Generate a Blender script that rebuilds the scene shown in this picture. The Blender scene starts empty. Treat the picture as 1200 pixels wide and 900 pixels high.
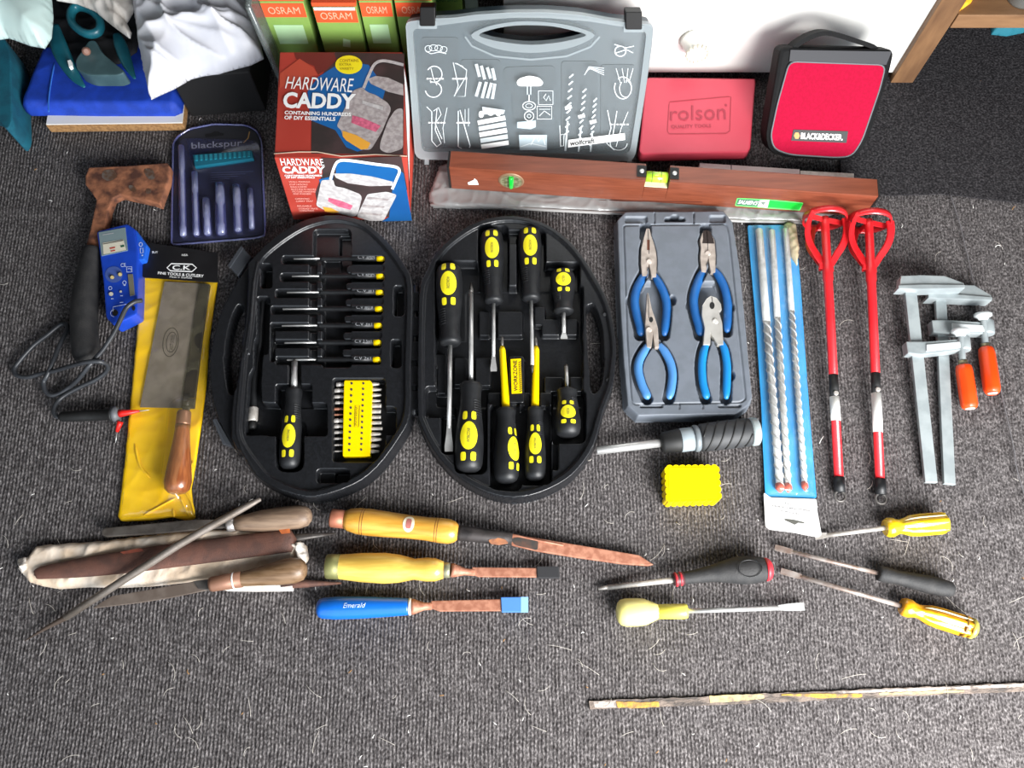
import bpy, bmesh, math, random
import numpy as np
from mathutils import Vector, Matrix
from mathutils.geometry import tessellate_polygon

random.seed(7)
scene = bpy.context.scene
C = scene.collection

# ------------------------------------------------------------------ camera, world, lights, exposure
F_PX, PITCH, CAM_H = 1000.0, math.radians(70.0), 1.05
CAM = Vector((0, 0, CAM_H))
FWD = Vector((0, math.cos(PITCH), -math.sin(PITCH)))
UPV = Vector((0, math.sin(PITCH), math.cos(PITCH)))
RGT = Vector((1, 0, 0))
cam_data = bpy.data.cameras.new('camera')
cam_data.sensor_fit = 'HORIZONTAL'
cam_data.sensor_width = 36.0
cam_data.lens = 36.0 * F_PX / 1200.0
cam_data.clip_start = 0.05
cam = bpy.data.objects.new('camera', cam_data)
C.objects.link(cam)
cam.location = CAM
cam.rotation_euler = (math.pi / 2 - PITCH, 0, 0)
scene.camera = cam

world = bpy.data.worlds.new('world')
scene.world = world
world.use_nodes = True
bg = world.node_tree.nodes['Background']
bg.inputs[0].default_value = (0.80, 0.90, 1.0, 1)
bg.inputs[1].default_value = 1.0

def area_light(name, loc, target, sx, sy, power, col):
    d = bpy.data.lights.new(name, 'AREA')
    d.shape = 'RECTANGLE'
    d.size, d.size_y = sx, sy
    d.energy = power
    d.color = col
    o = bpy.data.objects.new(name, d)
    C.objects.link(o)
    o.location = loc
    o.rotation_euler = (Vector(target) - Vector(loc)).to_track_quat('-Z', 'Y').to_euler()
    return o
# daylight from the open doorway behind the camera to the right
area_light('doorway_daylight', (0.70, -0.58, 0.64), (0.0, 0.40, 0.0), 0.7, 0.8, 32.0, (1.0, 0.992, 0.98))

scene.view_settings.view_transform = 'Standard'
scene.view_settings.look = 'None'
scene.view_settings.gamma = 1.0
scene.view_settings.use_curve_mapping = False
scene.view_settings.exposure = 0.80

# ------------------------------------------------------------------ picture plane -> room
def ray(px, py):
    return FWD + RGT * ((px - 600.0) / F_PX) - UPV * ((py - 450.0) / F_PX)

def P(px, py, z=0.0):
    d = ray(px, py)
    return CAM + d * ((z - CAM_H) / d.z)

def PY(px, py, y):
    d = ray(px, py)
    return CAM + d * (y / d.y)

def SC(px, py, z=0.0):                      # metres per pixel there
    return (P(px, py, z) - CAM).dot(FWD) / F_PX

class Plane:                                 # a leaning or upright face of a thing
    def __init__(s, o, n):
        s.o, s.n = Vector(o), Vector(n).normalized()
    def pt(s, px, py, off=0.0):
        d = ray(px, py)
        return CAM + d * ((s.o + s.n * off - CAM).dot(s.n) / d.dot(s.n))
class Level(Plane):
    def __init__(s, z):
        super().__init__((0, 0, z), (0, 0, 1))

# ------------------------------------------------------------------ materials
def lin(h):
    h = h.lstrip('#')
    v = [int(h[i:i + 2], 16) / 255 for i in (0, 2, 4)]
    return tuple(x / 12.92 if x <= .04045 else ((x + .055) / 1.055) ** 2.4 for x in v) + (1,)

_m = {}
def mat(name, col, rough=.5, metal=0.0, col2=None, nscale=60, lo=.4, hi=.6, stretch=(1, 1, 1), bump=0.0, bscale=None,
        spec=.5, coat=0.0, trans=0.0, alpha=None, detail=4, emit=0, rough2=None):
    if name in _m:
        return _m[name]
    m = bpy.data.materials.new(name)
    m.use_nodes = True
    nt = m.node_tree
    b = nt.nodes['Principled BSDF']
    b.inputs['Base Color'].default_value = lin(col)
    b.inputs['Roughness'].default_value = rough
    b.inputs['Metallic'].default_value = metal
    b.inputs['Specular IOR Level'].default_value = spec
    b.inputs['Coat Weight'].default_value = coat
    b.inputs['Coat Roughness'].default_value = .15
    b.inputs['Transmission Weight'].default_value = trans
    if col2 or bump:
        tc = nt.nodes.new('ShaderNodeTexCoord')
        mp = nt.nodes.new('ShaderNodeMapping')
        mp.inputs['Scale'].default_value = stretch
        nt.links.new(tc.outputs['Object'], mp.inputs['Vector'])
        nz = nt.nodes.new('ShaderNodeTexNoise')
        nz.inputs['Scale'].default_value = nscale
        nz.inputs['Detail'].default_value = detail
        nt.links.new(mp.outputs[0], nz.inputs['Vector'])
        if col2:
            cr = nt.nodes.new('ShaderNodeValToRGB')
            cr.color_ramp.elements[0].position = lo
            cr.color_ramp.elements[1].position = hi
            cr.color_ramp.elements[0].color = lin(col)
            cr.color_ramp.elements[1].color = lin(col2)
            nt.links.new(nz.outputs['Fac'], cr.inputs['Fac'])
            nt.links.new(cr.outputs['Color'], b.inputs['Base Color'])
        if rough2 is not None:
            mr = nt.nodes.new('ShaderNodeMapRange')
            mr.inputs[1].default_value, mr.inputs[2].default_value = lo, hi
            mr.inputs[3].default_value, mr.inputs[4].default_value = rough, rough2
            nt.links.new(nz.outputs['Fac'], mr.inputs[0])
            nt.links.new(mr.outputs[0], b.inputs['Roughness'])
        if bump:
            n2 = nz
            if bscale:
                n2 = nt.nodes.new('ShaderNodeTexNoise')
                n2.inputs['Scale'].default_value = bscale
                n2.inputs['Detail'].default_value = 3
                nt.links.new(mp.outputs[0], n2.inputs['Vector'])
            bp = nt.nodes.new('ShaderNodeBump')
            bp.inputs['Strength'].default_value = bump
            bp.inputs['Distance'].default_value = .002
            nt.links.new(n2.outputs['Fac'], bp.inputs['Height'])
            nt.links.new(bp.outputs[0], b.inputs['Normal'])
    _m[name] = m
    return m

def film(name, col, gloss=.12, clear=.6, rough=.12):
    """clear or tinted plastic sheet: see-through with a surface sheen"""
    if name in _m:
        return _m[name]
    m = bpy.data.materials.new(name)
    m.use_nodes = True
    nt = m.node_tree
    nt.nodes.remove(nt.nodes['Principled BSDF'])
    out = nt.nodes['Material Output']
    tr = nt.nodes.new('ShaderNodeBsdfTransparent')
    df = nt.nodes.new('ShaderNodeBsdfDiffuse')
    gl = nt.nodes.new('ShaderNodeBsdfGlossy')
    tr.inputs[0].default_value = (1, 1, 1, 1)
    df.inputs[0].default_value = lin(col)
    gl.inputs['Roughness'].default_value = rough
    fr = nt.nodes.new('ShaderNodeLayerWeight'); fr.inputs[0].default_value = .5
    pw = nt.nodes.new('ShaderNodeMath'); pw.operation = 'POWER'; pw.inputs[1].default_value = 4
    ad = nt.nodes.new('ShaderNodeMath'); ad.operation = 'MULTIPLY_ADD'; ad.inputs[1].default_value = .5; ad.inputs[2].default_value = gloss
    nt.links.new(fr.outputs['Facing'], pw.inputs[0])
    nt.links.new(pw.outputs[0], ad.inputs[0])
    m1 = nt.nodes.new('ShaderNodeMixShader'); m1.inputs[0].default_value = clear
    nt.links.new(df.outputs[0], m1.inputs[1]); nt.links.new(tr.outputs[0], m1.inputs[2])
    m2 = nt.nodes.new('ShaderNodeMixShader')
    nt.links.new(ad.outputs[0], m2.inputs[0])
    nt.links.new(m1.outputs[0], m2.inputs[1]); nt.links.new(gl.outputs[0], m2.inputs[2])
    nt.links.new(m2.outputs[0], out.inputs[0])
    _m[name] = m
    return m

# ------------------------------------------------------------------ objects
WL = {}
def thing(name, label, cat, base, group=None):
    o = bpy.data.objects.new(name, None)
    C.objects.link(o)
    o.empty_display_size = .02
    o.location = base
    WL[o] = Vector(base)
    o['label'] = label
    o['category'] = cat
    if group:
        o['group'] = group
    return o

class MB:
    """collects vertices and faces in room coordinates"""
    def __init__(s):
        s.v, s.f, s.s = [], [], []
    def add(s, vs, fs, smooth=True):
        n = len(s.v)
        s.v += [tuple(v) for v in vs]
        for f in fs:
            s.f.append(tuple(i + n for i in f)); s.s.append(smooth)
        return s
    def join(s, o):
        n = len(s.v)
        s.v += o.v
        s.f += [tuple(i + n for i in f) for f in o.f]; s.s += o.s
        return s

def part(name, mb, m, parent=None, label=None, cat=None, group=None, kind=None, base=None, fix=True, bevel=0):
    me = bpy.data.meshes.new(name)
    if parent is not None:
        b = WL[parent]
    else:
        a = np.array(mb.v)
        b = Vector(base) if base is not None else Vector((float(a[:, 0].mean()), float(a[:, 1].mean()), float(a[:, 2].min())))
    bx, by, bz = b
    me.from_pydata([(v[0] - bx, v[1] - by, v[2] - bz) for v in mb.v], [], mb.f)
    me.polygons.foreach_set('use_smooth', mb.s)
    if fix or bevel:
        bm = bmesh.new()
        bm.from_mesh(me)
        bmesh.ops.remove_doubles(bm, verts=bm.verts, dist=1e-6)
        if fix:
            bmesh.ops.recalc_face_normals(bm, faces=bm.faces)
        if bevel:
            ed = [e for e in bm.edges if len(e.link_faces) == 2 and e.calc_face_angle(0) > math.radians(35)]
            bmesh.ops.bevel(bm, geom=ed, offset=bevel, segments=2, profile=.6, affect='EDGES', clamp_overlap=True)
        bm.to_mesh(me)
        bm.free()
    me.materials.append(m)
    o = bpy.data.objects.new(name, me)
    C.objects.link(o)
    if parent is not None:
        o.parent = parent
    else:
        o.location = b
    WL[o] = Vector(b)
    if label: o['label'] = label
    if cat: o['category'] = cat
    if group: o['group'] = group
    if kind: o['kind'] = kind
    return o

# ------------------------------------------------------------------ shape makers
def crom(pts, n=6, closed=False):
    """Catmull-Rom through points (tuples of any length)"""
    pts = [np.array(p, float) for p in pts]
    N = len(pts)
    out = []
    for i in range(N if closed else N - 1):
        if closed:
            a, b, c, d = pts[i - 1], pts[i], pts[(i + 1) % N], pts[(i + 2) % N]
        else:
            b, c = pts[i], pts[i + 1]
            a = pts[i - 1] if i else 2 * b - c
            d = pts[i + 2] if i + 2 < N else 2 * c - b
        for k in range(n):
            t = k / n
            out.append(.5 * (2 * b + (c - a) * t + (2 * a - 5 * b + 4 * c - d) * t * t + (3 * b - a - 3 * c + d) * t ** 3))
    if not closed:
        out.append(pts[-1])
    return [tuple(p) for p in out]

def roundpoly(pts, r, n=4):
    out = []
    N = len(pts)
    for i in range(N):
        p, a, b = (np.array(q, float) for q in (pts[i], pts[i - 1], pts[(i + 1) % N]))
        la, lb = np.linalg.norm(a - p), np.linalg.norm(b - p)
        q = min(r, la * .48, lb * .48)
        s, e = p + (a - p) / la * q, p + (b - p) / lb * q
        for k in range(n + 1):
            t = k / n
            out.append(tuple((1 - t) ** 2 * s + 2 * t * (1 - t) * p + t * t * e))
    return out

def rect(x0, y0, x1, y1, r=0):
    p = [(x0, y0), (x1, y0), (x1, y1), (x0, y1)]
    return roundpoly(p, r) if r else p

def ell(cx, cy, rx, ry, n=28, rot=0):
    c, s = math.cos(rot), math.sin(rot)
    out = []
    for i in range(n):
        a = 2 * math.pi * i / n
        x, y = rx * math.cos(a), ry * math.sin(a)
        out.append((cx + x * c - y * s, cy + x * s + y * c))
    return out

def frame(d):
    d = d.normalized()
    s = d.cross(Vector((0, 0, 1)))
    if s.length < 1e-4:
        s = Vector((1, 0, 0))
    s.normalize()
    return d, s, s.cross(d)

def lathe(A, B, prof, seg=20, flat=1.0, facets=None):
    """turned solid along A->B; prof = [(t, radius m)]"""
    A, B = Vector(A), Vector(B)
    d, s, u = frame(B - A)
    L = (B - A).length
    vs, fs = [], []
    for (t, r) in prof:
        for k in range(seg):
            a = 2 * math.pi * k / seg
            rr = r * (facets(k, t) if facets else 1)
            vs.append(A + d * (t * L) + s * (rr * math.cos(a)) + u * (rr * math.sin(a) * flat))
    for i in range(len(prof) - 1):
        for k in range(seg):
            k2 = (k + 1) % seg
            fs.append((i * seg + k, i * seg + k2, (i + 1) * seg + k2, (i + 1) * seg + k))
    fs.append(tuple(range(seg)))
    fs.append(tuple((len(prof) - 1) * seg + k for k in reversed(range(seg))))
    mb = MB().add(vs, fs)
    mb.s[-1] = mb.s[-2] = False
    return mb

def interp(prof, t):
    for (a, ra), (b, rb) in zip(prof, prof[1:]):
        if t <= b:
            return ra + (rb - ra) * ((t - a) / (b - a) if b > a else 0)
    return prof[-1][1]

def on_lathe(A, B, prof, t, phi, lift=.0003, flat=1.0):
    A, B = Vector(A), Vector(B)
    d, s, u = frame(B - A)
    r = interp(prof, t) + lift
    return A + d * (t * (B - A).length) + s * (r * math.cos(phi)) + u * (r * math.sin(phi) * flat)

def patch(A, B, prof, t0, phi0, dt, dphi, shape='ell', lift=.0004):
    """printed badge lying on a turned handle"""
    n, rings = 24, 4
    vs = [on_lathe(A, B, prof, t0, phi0, lift)]
    for j in range(1, rings + 1):
        for i in range(n):
            a = 2 * math.pi * i / n
            c, s = math.cos(a), math.sin(a)
            if shape != 'ell':
                k = (abs(c) ** 4 + abs(s) ** 4) ** -.25
                c, s = c * k, s * k
            vs.append(on_lathe(A, B, prof, t0 + dt * c * j / rings, phi0 + dphi * s * j / rings, lift))
    fs = [(0, 1 + i, 1 + (i + 1) % n) for i in range(n)]
    for j in range(rings - 1):
        for i in range(n):
            a, b = 1 + j * n + i, 1 + j * n + (i + 1) % n
            fs.append((a, a + n, b + n, b))
    return MB().add(vs, fs)

def tube(pts, radii, seg=10, flat=1.0, up=None, caps=True):
    """swept round or oval bar along room points"""
    pts = [Vector(p) for p in pts]
    if not hasattr(radii, '__len__'):
        radii = [radii] * len(pts)
    vs, fs = [], []
    prev = None
    for i, p in enumerate(pts):
        t = (pts[min(i + 1, len(pts) - 1)] - pts[max(i - 1, 0)]).normalized()
        if up is None:
            s = t.cross(Vector((0, 0, 1)))
            if s.length < .05:
                s = prev if prev else Vector((1, 0, 0))
        else:
            s = t.cross(Vector(up))
        s.normalize()
        if prev and s.dot(prev) < 0:
            s = -s
        prev = s
        w = s.cross(t).normalized()
        for k in range(seg):
            a = 2 * math.pi * k / seg
            vs.append(p + s * (radii[i] * math.cos(a)) + w * (radii[i] * math.sin(a) * flat))
    n = len(pts)
    for i in range(n - 1):
        for k in range(seg):
            k2 = (k + 1) % seg
            fs.append((i * seg + k, i * seg + k2, (i + 1) * seg + k2, (i + 1) * seg + k))
    if caps:
        for i, sg in ((0, 1), (n - 1, -1)):
            c = len(vs)
            t = (pts[1] - pts[0]) if i == 0 else (pts[-1] - pts[-2])
            r = radii[i]
            vs.append(pts[i] + t.normalized() * (r * .5 * (-1 if i == 0 else 1)))
            for k in range(seg):
                fs.append((i * seg + k, i * seg + (k + 1) % seg, c))
    return MB().add(vs, fs)

def ribbon(pts, wdir, w, th):
    """flat strip: width along wdir (vector or list), thickness across"""
    pts = [Vector(p) for p in pts]
    vs, fs = [], []
    n = len(pts)
    for i, p in enumerate(pts):
        t = (pts[min(i + 1, n - 1)] - pts[max(i - 1, 0)]).normalized()
        wd = Vector(wdir[i] if isinstance(wdir, list) else wdir)
        wd = (wd - t * wd.dot(t)).normalized()
        nn = t.cross(wd)
        for a, b in ((-1, -1), (1, -1), (1, 1), (-1, 1)):
            vs.append(p + wd * (a * w / 2) + nn * (b * th / 2))
    for i in range(n - 1):
        for k in range(4):
            k2 = (k + 1) % 4
            fs.append((i * 4 + k, i * 4 + k2, i * 4 + 4 + k2, i * 4 + 4 + k))
    fs += [(3, 2, 1, 0), tuple((n - 1) * 4 + k for k in range(4))]
    return MB().add(vs, fs, False)

def prism(top, down, holes=(), smooth=False):
    """solid from a flat outline (room points) pushed by vector down; holes go through"""
    down = Vector(down)
    mb = MB()
    loops = [[Vector(p) for p in top]] + [[Vector(p) for p in h] for h in holes]
    if not holes:
        n = len(top)
        vs = loops[0] + [p + down for p in loops[0]]
        fs = [tuple(range(n)), tuple(reversed(range(n, 2 * n)))]
        fs += [(i, (i + 1) % n, n + (i + 1) % n, n + i) for i in range(n)]
        mb.add(vs, fs, smooth)
        if smooth:
            mb.s[0] = mb.s[1] = False
        return mb
    flat = [p for l in loops for p in l]
    tri = tessellate_polygon(loops)
    n = len(flat)
    mb.add(flat + [p + down for p in flat], list(tri) + [tuple(n + i for i in reversed(t)) for t in tri], False)
    k = 0
    for l in loops:
        m = len(l)
        mb.f += [(k + i, k + (i + 1) % m, n + k + (i + 1) % m, n + k + i) for i in range(m)]
        mb.s += [False] * m
        k += m
    return mb

def slab(px, ztop, zbot):
    """flat solid: outline in the picture at its top height, vertical sides"""
    return prism([P(x, y, ztop) for x, y in px], (0, 0, zbot - ztop))

def facepoly(pl, pts, off=.0004):
    return MB().add([pl.pt(x, y, off) for x, y in pts], [tuple(range(len(pts)))], False)

def facetri(pl, loops, off=.0004):
    L = [[pl.pt(x, y, off) for x, y in l] for l in loops]
    return MB().add([p for l in L for p in l], list(tessellate_polygon(L)), False)

def stroke(pl, pts, w, off=.0005, closed=False):
    """printed line w pixels wide on a plane"""
    pts = [np.array(p, float) for p in pts]
    n = len(pts)
    L, R = [], []
    for i in range(n):
        a = pts[i - 1] if (i or closed) else pts[0]
        b = pts[(i + 1) % n] if (i < n - 1 or closed) else pts[-1]
        t = b - a
        t = t / (np.linalg.norm(t) + 1e-9)
        q = np.array((-t[1], t[0])) * w / 2
        L.append(pl.pt(*(pts[i] + q), off)); R.append(pl.pt(*(pts[i] - q), off))
    fs = [(i, (i + 1) % n, n + (i + 1) % n, n + i) for i in range(n if closed else n - 1)]
    return MB().add(L + R, fs, False)

# flat lettering
_txt = {}
def text2d(s, bold=0.0, shear=0.0):
    k = (s, bold, shear)
    if k in _txt:
        return _txt[k]
    c = bpy.data.curves.new('lettering', 'FONT')
    c.body = s
    c.size = 1
    c.offset = bold
    c.shear = shear
    c.resolution_u = 3
    o = bpy.data.objects.new('lettering_tmp', c)
    C.objects.link(o)
    me = bpy.data.meshes.new_from_object(o.evaluated_get(bpy.context.evaluated_depsgraph_get()))
    bpy.data.objects.remove(o)
    bpy.data.curves.remove(c)
    v = np.array([tuple(p.co)[:2] for p in me.vertices])
    f = [tuple(p.vertices) for p in me.polygons]
    bpy.data.meshes.remove(me)
    lo, hi = v.min(0), v.max(0)
    v = (v - lo) / (hi - lo)
    _txt[k] = (v, f)
    return v, f

def letters(s, quad, fn, bold=0.0, shear=0.0):
    """quad = tl, tr, br, bl in the picture; fn maps picture point -> room"""
    v, f = text2d(s, bold, shear)
    tl, tr, br, bl = (np.array(q, float) for q in quad)
    out = []
    for x, y in v:
        p = (tl * (1 - x) + tr * x) * y + (bl * (1 - x) + br * x) * (1 - y)
        out.append(fn(p[0], p[1]))
    return MB().add(out, f, False)

def hquad(x0, y0, x1, y1):
    return [(x0, y0), (x1, y0), (x1, y1), (x0, y1)]

# moulded trays: a height field cut by outlines
def sdf(pts, poly):
    q = np.array(poly, float)
    a, b = q, np.roll(q, -1, 0)
    d = np.full(len(pts), 1e9)
    ins = np.zeros(len(pts), bool)
    for (ax, ay), (bx, by) in zip(a, b):
        ex, ey = bx - ax, by - ay
        wx, wy = pts[:, 0] - ax, pts[:, 1] - ay
        t = np.clip((wx * ex + wy * ey) / (ex * ex + ey * ey + 1e-18), 0, 1)
        d = np.minimum(d, (wx - ex * t) ** 2 + (wy - ey * t) ** 2)
        c = (ay > pts[:, 1]) != (by > pts[:, 1])
        with np.errstate(divide='ignore', invalid='ignore'):
            xi = ax + (pts[:, 1] - ay) * ex / (ey if ey else 1e-18)
        ins ^= c & (pts[:, 0] < xi)
    d = np.sqrt(d)
    return np.where(ins, -d, d)

def snap(pts, poly):
    """nearest point of the outline for each of pts"""
    q = np.array(poly, float)
    best = np.full(len(pts), 1e9)
    out = pts.copy()
    for (ax, ay), (bx, by) in zip(q, np.roll(q, -1, 0)):
        ex, ey = bx - ax, by - ay
        t = np.clip(((pts[:, 0] - ax) * ex + (pts[:, 1] - ay) * ey) / (ex * ex + ey * ey + 1e-18), 0, 1)
        c = np.stack([ax + ex * t, ay + ey * t], 1)
        d = ((pts - c) ** 2).sum(1)
        m = d < best
        best[m] = d[m]
        out[m] = c[m]
    return out

def sdline(pts, line):
    q = np.array(line, float)
    d = np.full(len(pts), 1e9)
    for (ax, ay), (bx, by) in zip(q[:-1], q[1:]):
        ex, ey = bx - ax, by - ay
        wx, wy = pts[:, 0] - ax, pts[:, 1] - ay
        t = np.clip((wx * ex + wy * ey) / (ex * ex + ey * ey + 1e-18), 0, 1)
        d = np.minimum(d, (wx - ex * t) ** 2 + (wy - ey * t) ** 2)
    return np.sqrt(d)

def sm(x):
    x = np.clip(x, 0, 1)
    return x * x * (3 - 2 * x)

def moulding(outline, ztop, ops, holes=(), res=.001, zbase=.0005, side=.002, zref=None):
    """outline/ops in picture points (taken at height zref); returns MB"""
    zr = ztop if zref is None else zref
    W = lambda pl: [tuple(P(x, y, zr)[:2]) for x, y in pl]
    o = W(outline)
    a = np.array(o)
    lo, hi = a.min(0) - .004, a.max(0) + .004
    nx, ny = int((hi[0] - lo[0]) / res) + 2, int((hi[1] - lo[1]) / res) + 2
    X, Y = np.meshgrid(lo[0] + np.arange(nx) * res, lo[1] + np.arange(ny) * res)
    pts = np.stack([X.ravel(), Y.ravel()], 1)
    so = sdf(pts, o)
    h = np.full(len(pts), float(ztop))
    for op in ops:
        kind, shape, z = op[0], op[1], op[2]
        w = op[3] if len(op) > 3 else .0018
        q = W(shape)
        qa = np.array(q)
        ext = op[4] if len(op) > 4 else 0
        m = ((pts >= qa.min(0) - .012 - ext) & (pts <= qa.max(0) + .012 + ext)).all(1)
        sub = pts[m]
        if kind.endswith('line'):
            d = sdline(sub, q) - ext
        else:
            d = sdf(sub, q)
        k = sm(-d / w + .5)
        hh = h[m]
        tgt = np.minimum(z, hh) if kind.startswith('cut') else (np.maximum(z, hh) if kind.startswith('add') else z)
        h[m] = hh + (tgt - hh) * k
    kill = so > side + res * 1.2
    h = h + (zbase - h) * sm(so / side)
    for hl in holes:
        d = sdf(pts, W(hl))
        h = h + (zbase - h) * sm(-d / .0015 + .2)
        kill |= d < -.0028
    idx = np.arange(nx * ny).reshape(ny, nx)
    q = np.stack([idx[:-1, :-1], idx[:-1, 1:], idx[1:, 1:], idx[1:, :-1]], -1).reshape(-1, 4)
    q = q[~kill[q].any(1)]
    used = np.zeros(nx * ny, bool)
    used[q.ravel()] = True
    re = np.cumsum(used) - 1
    V = np.column_stack([pts[used], h[used]])
    mb = MB()
    mb.v = [tuple(v) for v in V.tolist()]
    mb.f = [tuple(t) for t in re[q].tolist()]
    mb.s = [True] * len(mb.f)
    return mb

def pillow(outline, z0, hgt, w=.03, res=.003, fold=.006, fscale=30., seed=0, tilt=(0, 0)):
    """crumpled bag or cloth: swells up from its outline"""
    o = [tuple(P(x, y, z0)[:2]) for x, y in outline]
    a = np.array(o)
    lo, hi = a.min(0) - .004, a.max(0) + .004
    nx, ny = int((hi[0] - lo[0]) / res) + 2, int((hi[1] - lo[1]) / res) + 2
    X, Y = np.meshgrid(lo[0] + np.arange(nx) * res, lo[1] + np.arange(ny) * res)
    pts = np.stack([X.ravel(), Y.ravel()], 1)
    d = sdf(pts, o)
    ins = np.clip(-d, 0, None)
    swell = np.sqrt(1 - (1 - np.clip(ins / w, 0, 1)) ** 2)
    rs = np.random.RandomState(seed)
    n = np.zeros(len(pts))
    for k in range(7):
        ang = rs.uniform(0, math.pi)
        fr = fscale * rs.uniform(.5, 2.2)
        ph = rs.uniform(0, 6)
        u = pts[:, 0] * math.cos(ang) + pts[:, 1] * math.sin(ang)
        v = -pts[:, 0] * math.sin(ang) + pts[:, 1] * math.cos(ang)
        n += (1 - np.abs(np.sin(u * fr + ph + 1.5 * np.sin(v * fr * .4 + ph)))) ** 3 * rs.uniform(.4, 1)
    h = z0 + swell * (hgt + fold * (n - 1.2)) + tilt[0] * (pts[:, 0] - a[:, 0].mean()) + tilt[1] * (pts[:, 1] - a[:, 1].min())
    keep = d < res * .9
    idx = np.arange(nx * ny).reshape(ny, nx)
    q = np.stack([idx[:-1, :-1], idx[:-1, 1:], idx[1:, 1:], idx[1:, :-1]], -1).reshape(-1, 4)
    q = q[keep[q].all(1)]
    used = np.zeros(nx * ny, bool); used[q.ravel()] = True
    re = np.cumsum(used) - 1
    em = used & (d > -res * .45)
    pts[em] = snap(pts[em], o)
    # skirt below so that it is closed from the side
    mb = MB()
    top = np.column_stack([pts[used], h[used]])
    bot = np.column_stack([pts[used], np.minimum(h[used] - .001, z0 - .002 + tilt[1] * (pts[used, 1] - a[:, 1].min()) + tilt[0] * (pts[used, 0] - a[:, 0].mean()))])
    m = len(top)
    mb.v = [tuple(v) for v in top.tolist()] + [tuple(v) for v in bot.tolist()]
    t = re[q]
    mb.f = [tuple(f) for f in t.tolist()]
    cnt = {}
    for f in mb.f:
        for i in range(4):
            e = (f[i], f[(i + 1) % 4])
            cnt[e] = 1
    side = [e for e in cnt if (e[1], e[0]) not in cnt]
    mb.f += [tuple(m + i for i in reversed(f)) for f in t.tolist()]
    mb.f += [(e[1], e[0], m + e[0], m + e[1]) for e in side]
    mb.s = [True] * len(mb.f)
    return mb

# ------------------------------------------------------------------ shared materials
def carpet_mat(name, a, b, c, stretch):
    m = bpy.data.materials.new(name)
    m.use_nodes = True
    nt = m.node_tree
    bs = nt.nodes['Principled BSDF']
    bs.inputs['Roughness'].default_value = 1
    bs.inputs['Specular IOR Level'].default_value = .08
    tc = nt.nodes.new('ShaderNodeTexCoord')
    mp = nt.nodes.new('ShaderNodeMapping')
    mp.inputs['Scale'].default_value = stretch
    nt.links.new(tc.outputs['Object'], mp.inputs['Vector'])
    n1 = nt.nodes.new('ShaderNodeTexNoise')
    n1.inputs['Scale'].default_value = 420
    n1.inputs['Detail'].default_value = 3
    nt.links.new(mp.outputs[0], n1.inputs['Vector'])
    cr = nt.nodes.new('ShaderNodeValToRGB')
    e = cr.color_ramp.elements
    e[0].position, e[0].color = .30, lin(a)
    e[1].position, e[1].color = .72, lin(c)
    k = e.new(.5); k.color = lin(b)
    nt.links.new(n1.outputs['Fac'], cr.inputs['Fac'])
    n2 = nt.nodes.new('ShaderNodeTexNoise')
    n2.inputs['Scale'].default_value = 130
    n2.inputs['Detail'].default_value = 2
    nt.links.new(tc.outputs['Object'], n2.inputs['Vector'])
    c2 = nt.nodes.new('ShaderNodeValToRGB')
    c2.color_ramp.elements[0].position, c2.color_ramp.elements[0].color = .35, (.82, .80, .80, 1)
    c2.color_ramp.elements[1].position, c2.color_ramp.elements[1].color = .65, (1.12, 1.10, 1.09, 1)
    nt.links.new(n2.outputs['Fac'], c2.inputs['Fac'])
    mx = nt.nodes.new('ShaderNodeMix'); mx.data_type = 'RGBA'; mx.blend_type = 'MULTIPLY'
    mx.inputs['Factor'].default_value = 1
    nt.links.new(cr.outputs['Color'], mx.inputs['A']); nt.links.new(c2.outputs['Color'], mx.inputs['B'])
    nt.links.new(mx.outputs['Result'], bs.inputs['Base Color'])
    bp = nt.nodes.new('ShaderNodeBump')
    bp.inputs['Strength'].default_value = .8
    bp.inputs['Distance'].default_value = .0016
    nt.links.new(n1.outputs['Fac'], bp.inputs['Height'])
    nt.links.new(bp.outputs[0], bs.inputs['Normal'])
    return m

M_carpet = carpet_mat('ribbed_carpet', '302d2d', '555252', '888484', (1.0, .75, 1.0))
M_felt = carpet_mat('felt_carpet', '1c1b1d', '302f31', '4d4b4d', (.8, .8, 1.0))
M_black = mat('black_moulded_plastic', '17181a', .30, col2='1d1e21', nscale=300, spec=.5, bump=.05, bscale=900)
M_rubber = mat('black_rubber', '17181a', .46, col2='1e1f21', nscale=90, spec=.4, bump=.05, bscale=700)
M_dkgrip = mat('worn_black_grip', '1d1d1e', .7, col2='292828', nscale=80, bump=.25, bscale=500)
M_yellow = mat('yellow_plastic', 'f6d000', .38, spec=.3)
M_ydecal = mat('yellow_print', 'f2e21e', .5)
M_ink = mat('black_print', '161616', .6)
M_dkink = mat('dark_grey_print', '3c3c3e', .6)
M_white = mat('white_print', 'f2f2f0', .6)
M_grayink = mat('pale_grey_print', '9fa0a3', .6)
M_steel = mat('bright_steel', 'd0d0ce', .28, .55, col2='b6b5b3', nscale=40, rough2=.36)
M_satin = mat('satin_steel', 'bfbab4', .42, .35, col2='a8a29b', nscale=120)
M_dksteel = mat('dark_steel', '6a6764', .42, .5, col2='504b48', nscale=60)
M_rust = mat('rusty_steel', '7a4a38', .8, .1, col2='a06a52', nscale=90, bump=.3, bscale=300)
M_copper = mat('rust_bloomed_blade', 'b07a62', .55, .15, col2='96604a', nscale=140, bump=.15)
M_clear = film('clear_plastic_film', 'ffffff', .05, .965, .12)
M_wood = mat('yellow_beech', 'd9a545', .38, col2='c58a30', nscale=22, stretch=(1, 9, 9), lo=.35, hi=.65, coat=.35)
M_box = mat('boxwood', 'e0bd5a', .35, col2='cda548', nscale=20, stretch=(1, 9, 9), coat=.4)
M_oldwood = mat('old_grey_wood', '86705c', .6, col2='6b5747', nscale=24, stretch=(1, 8, 8), bump=.15, coat=.1)
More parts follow.
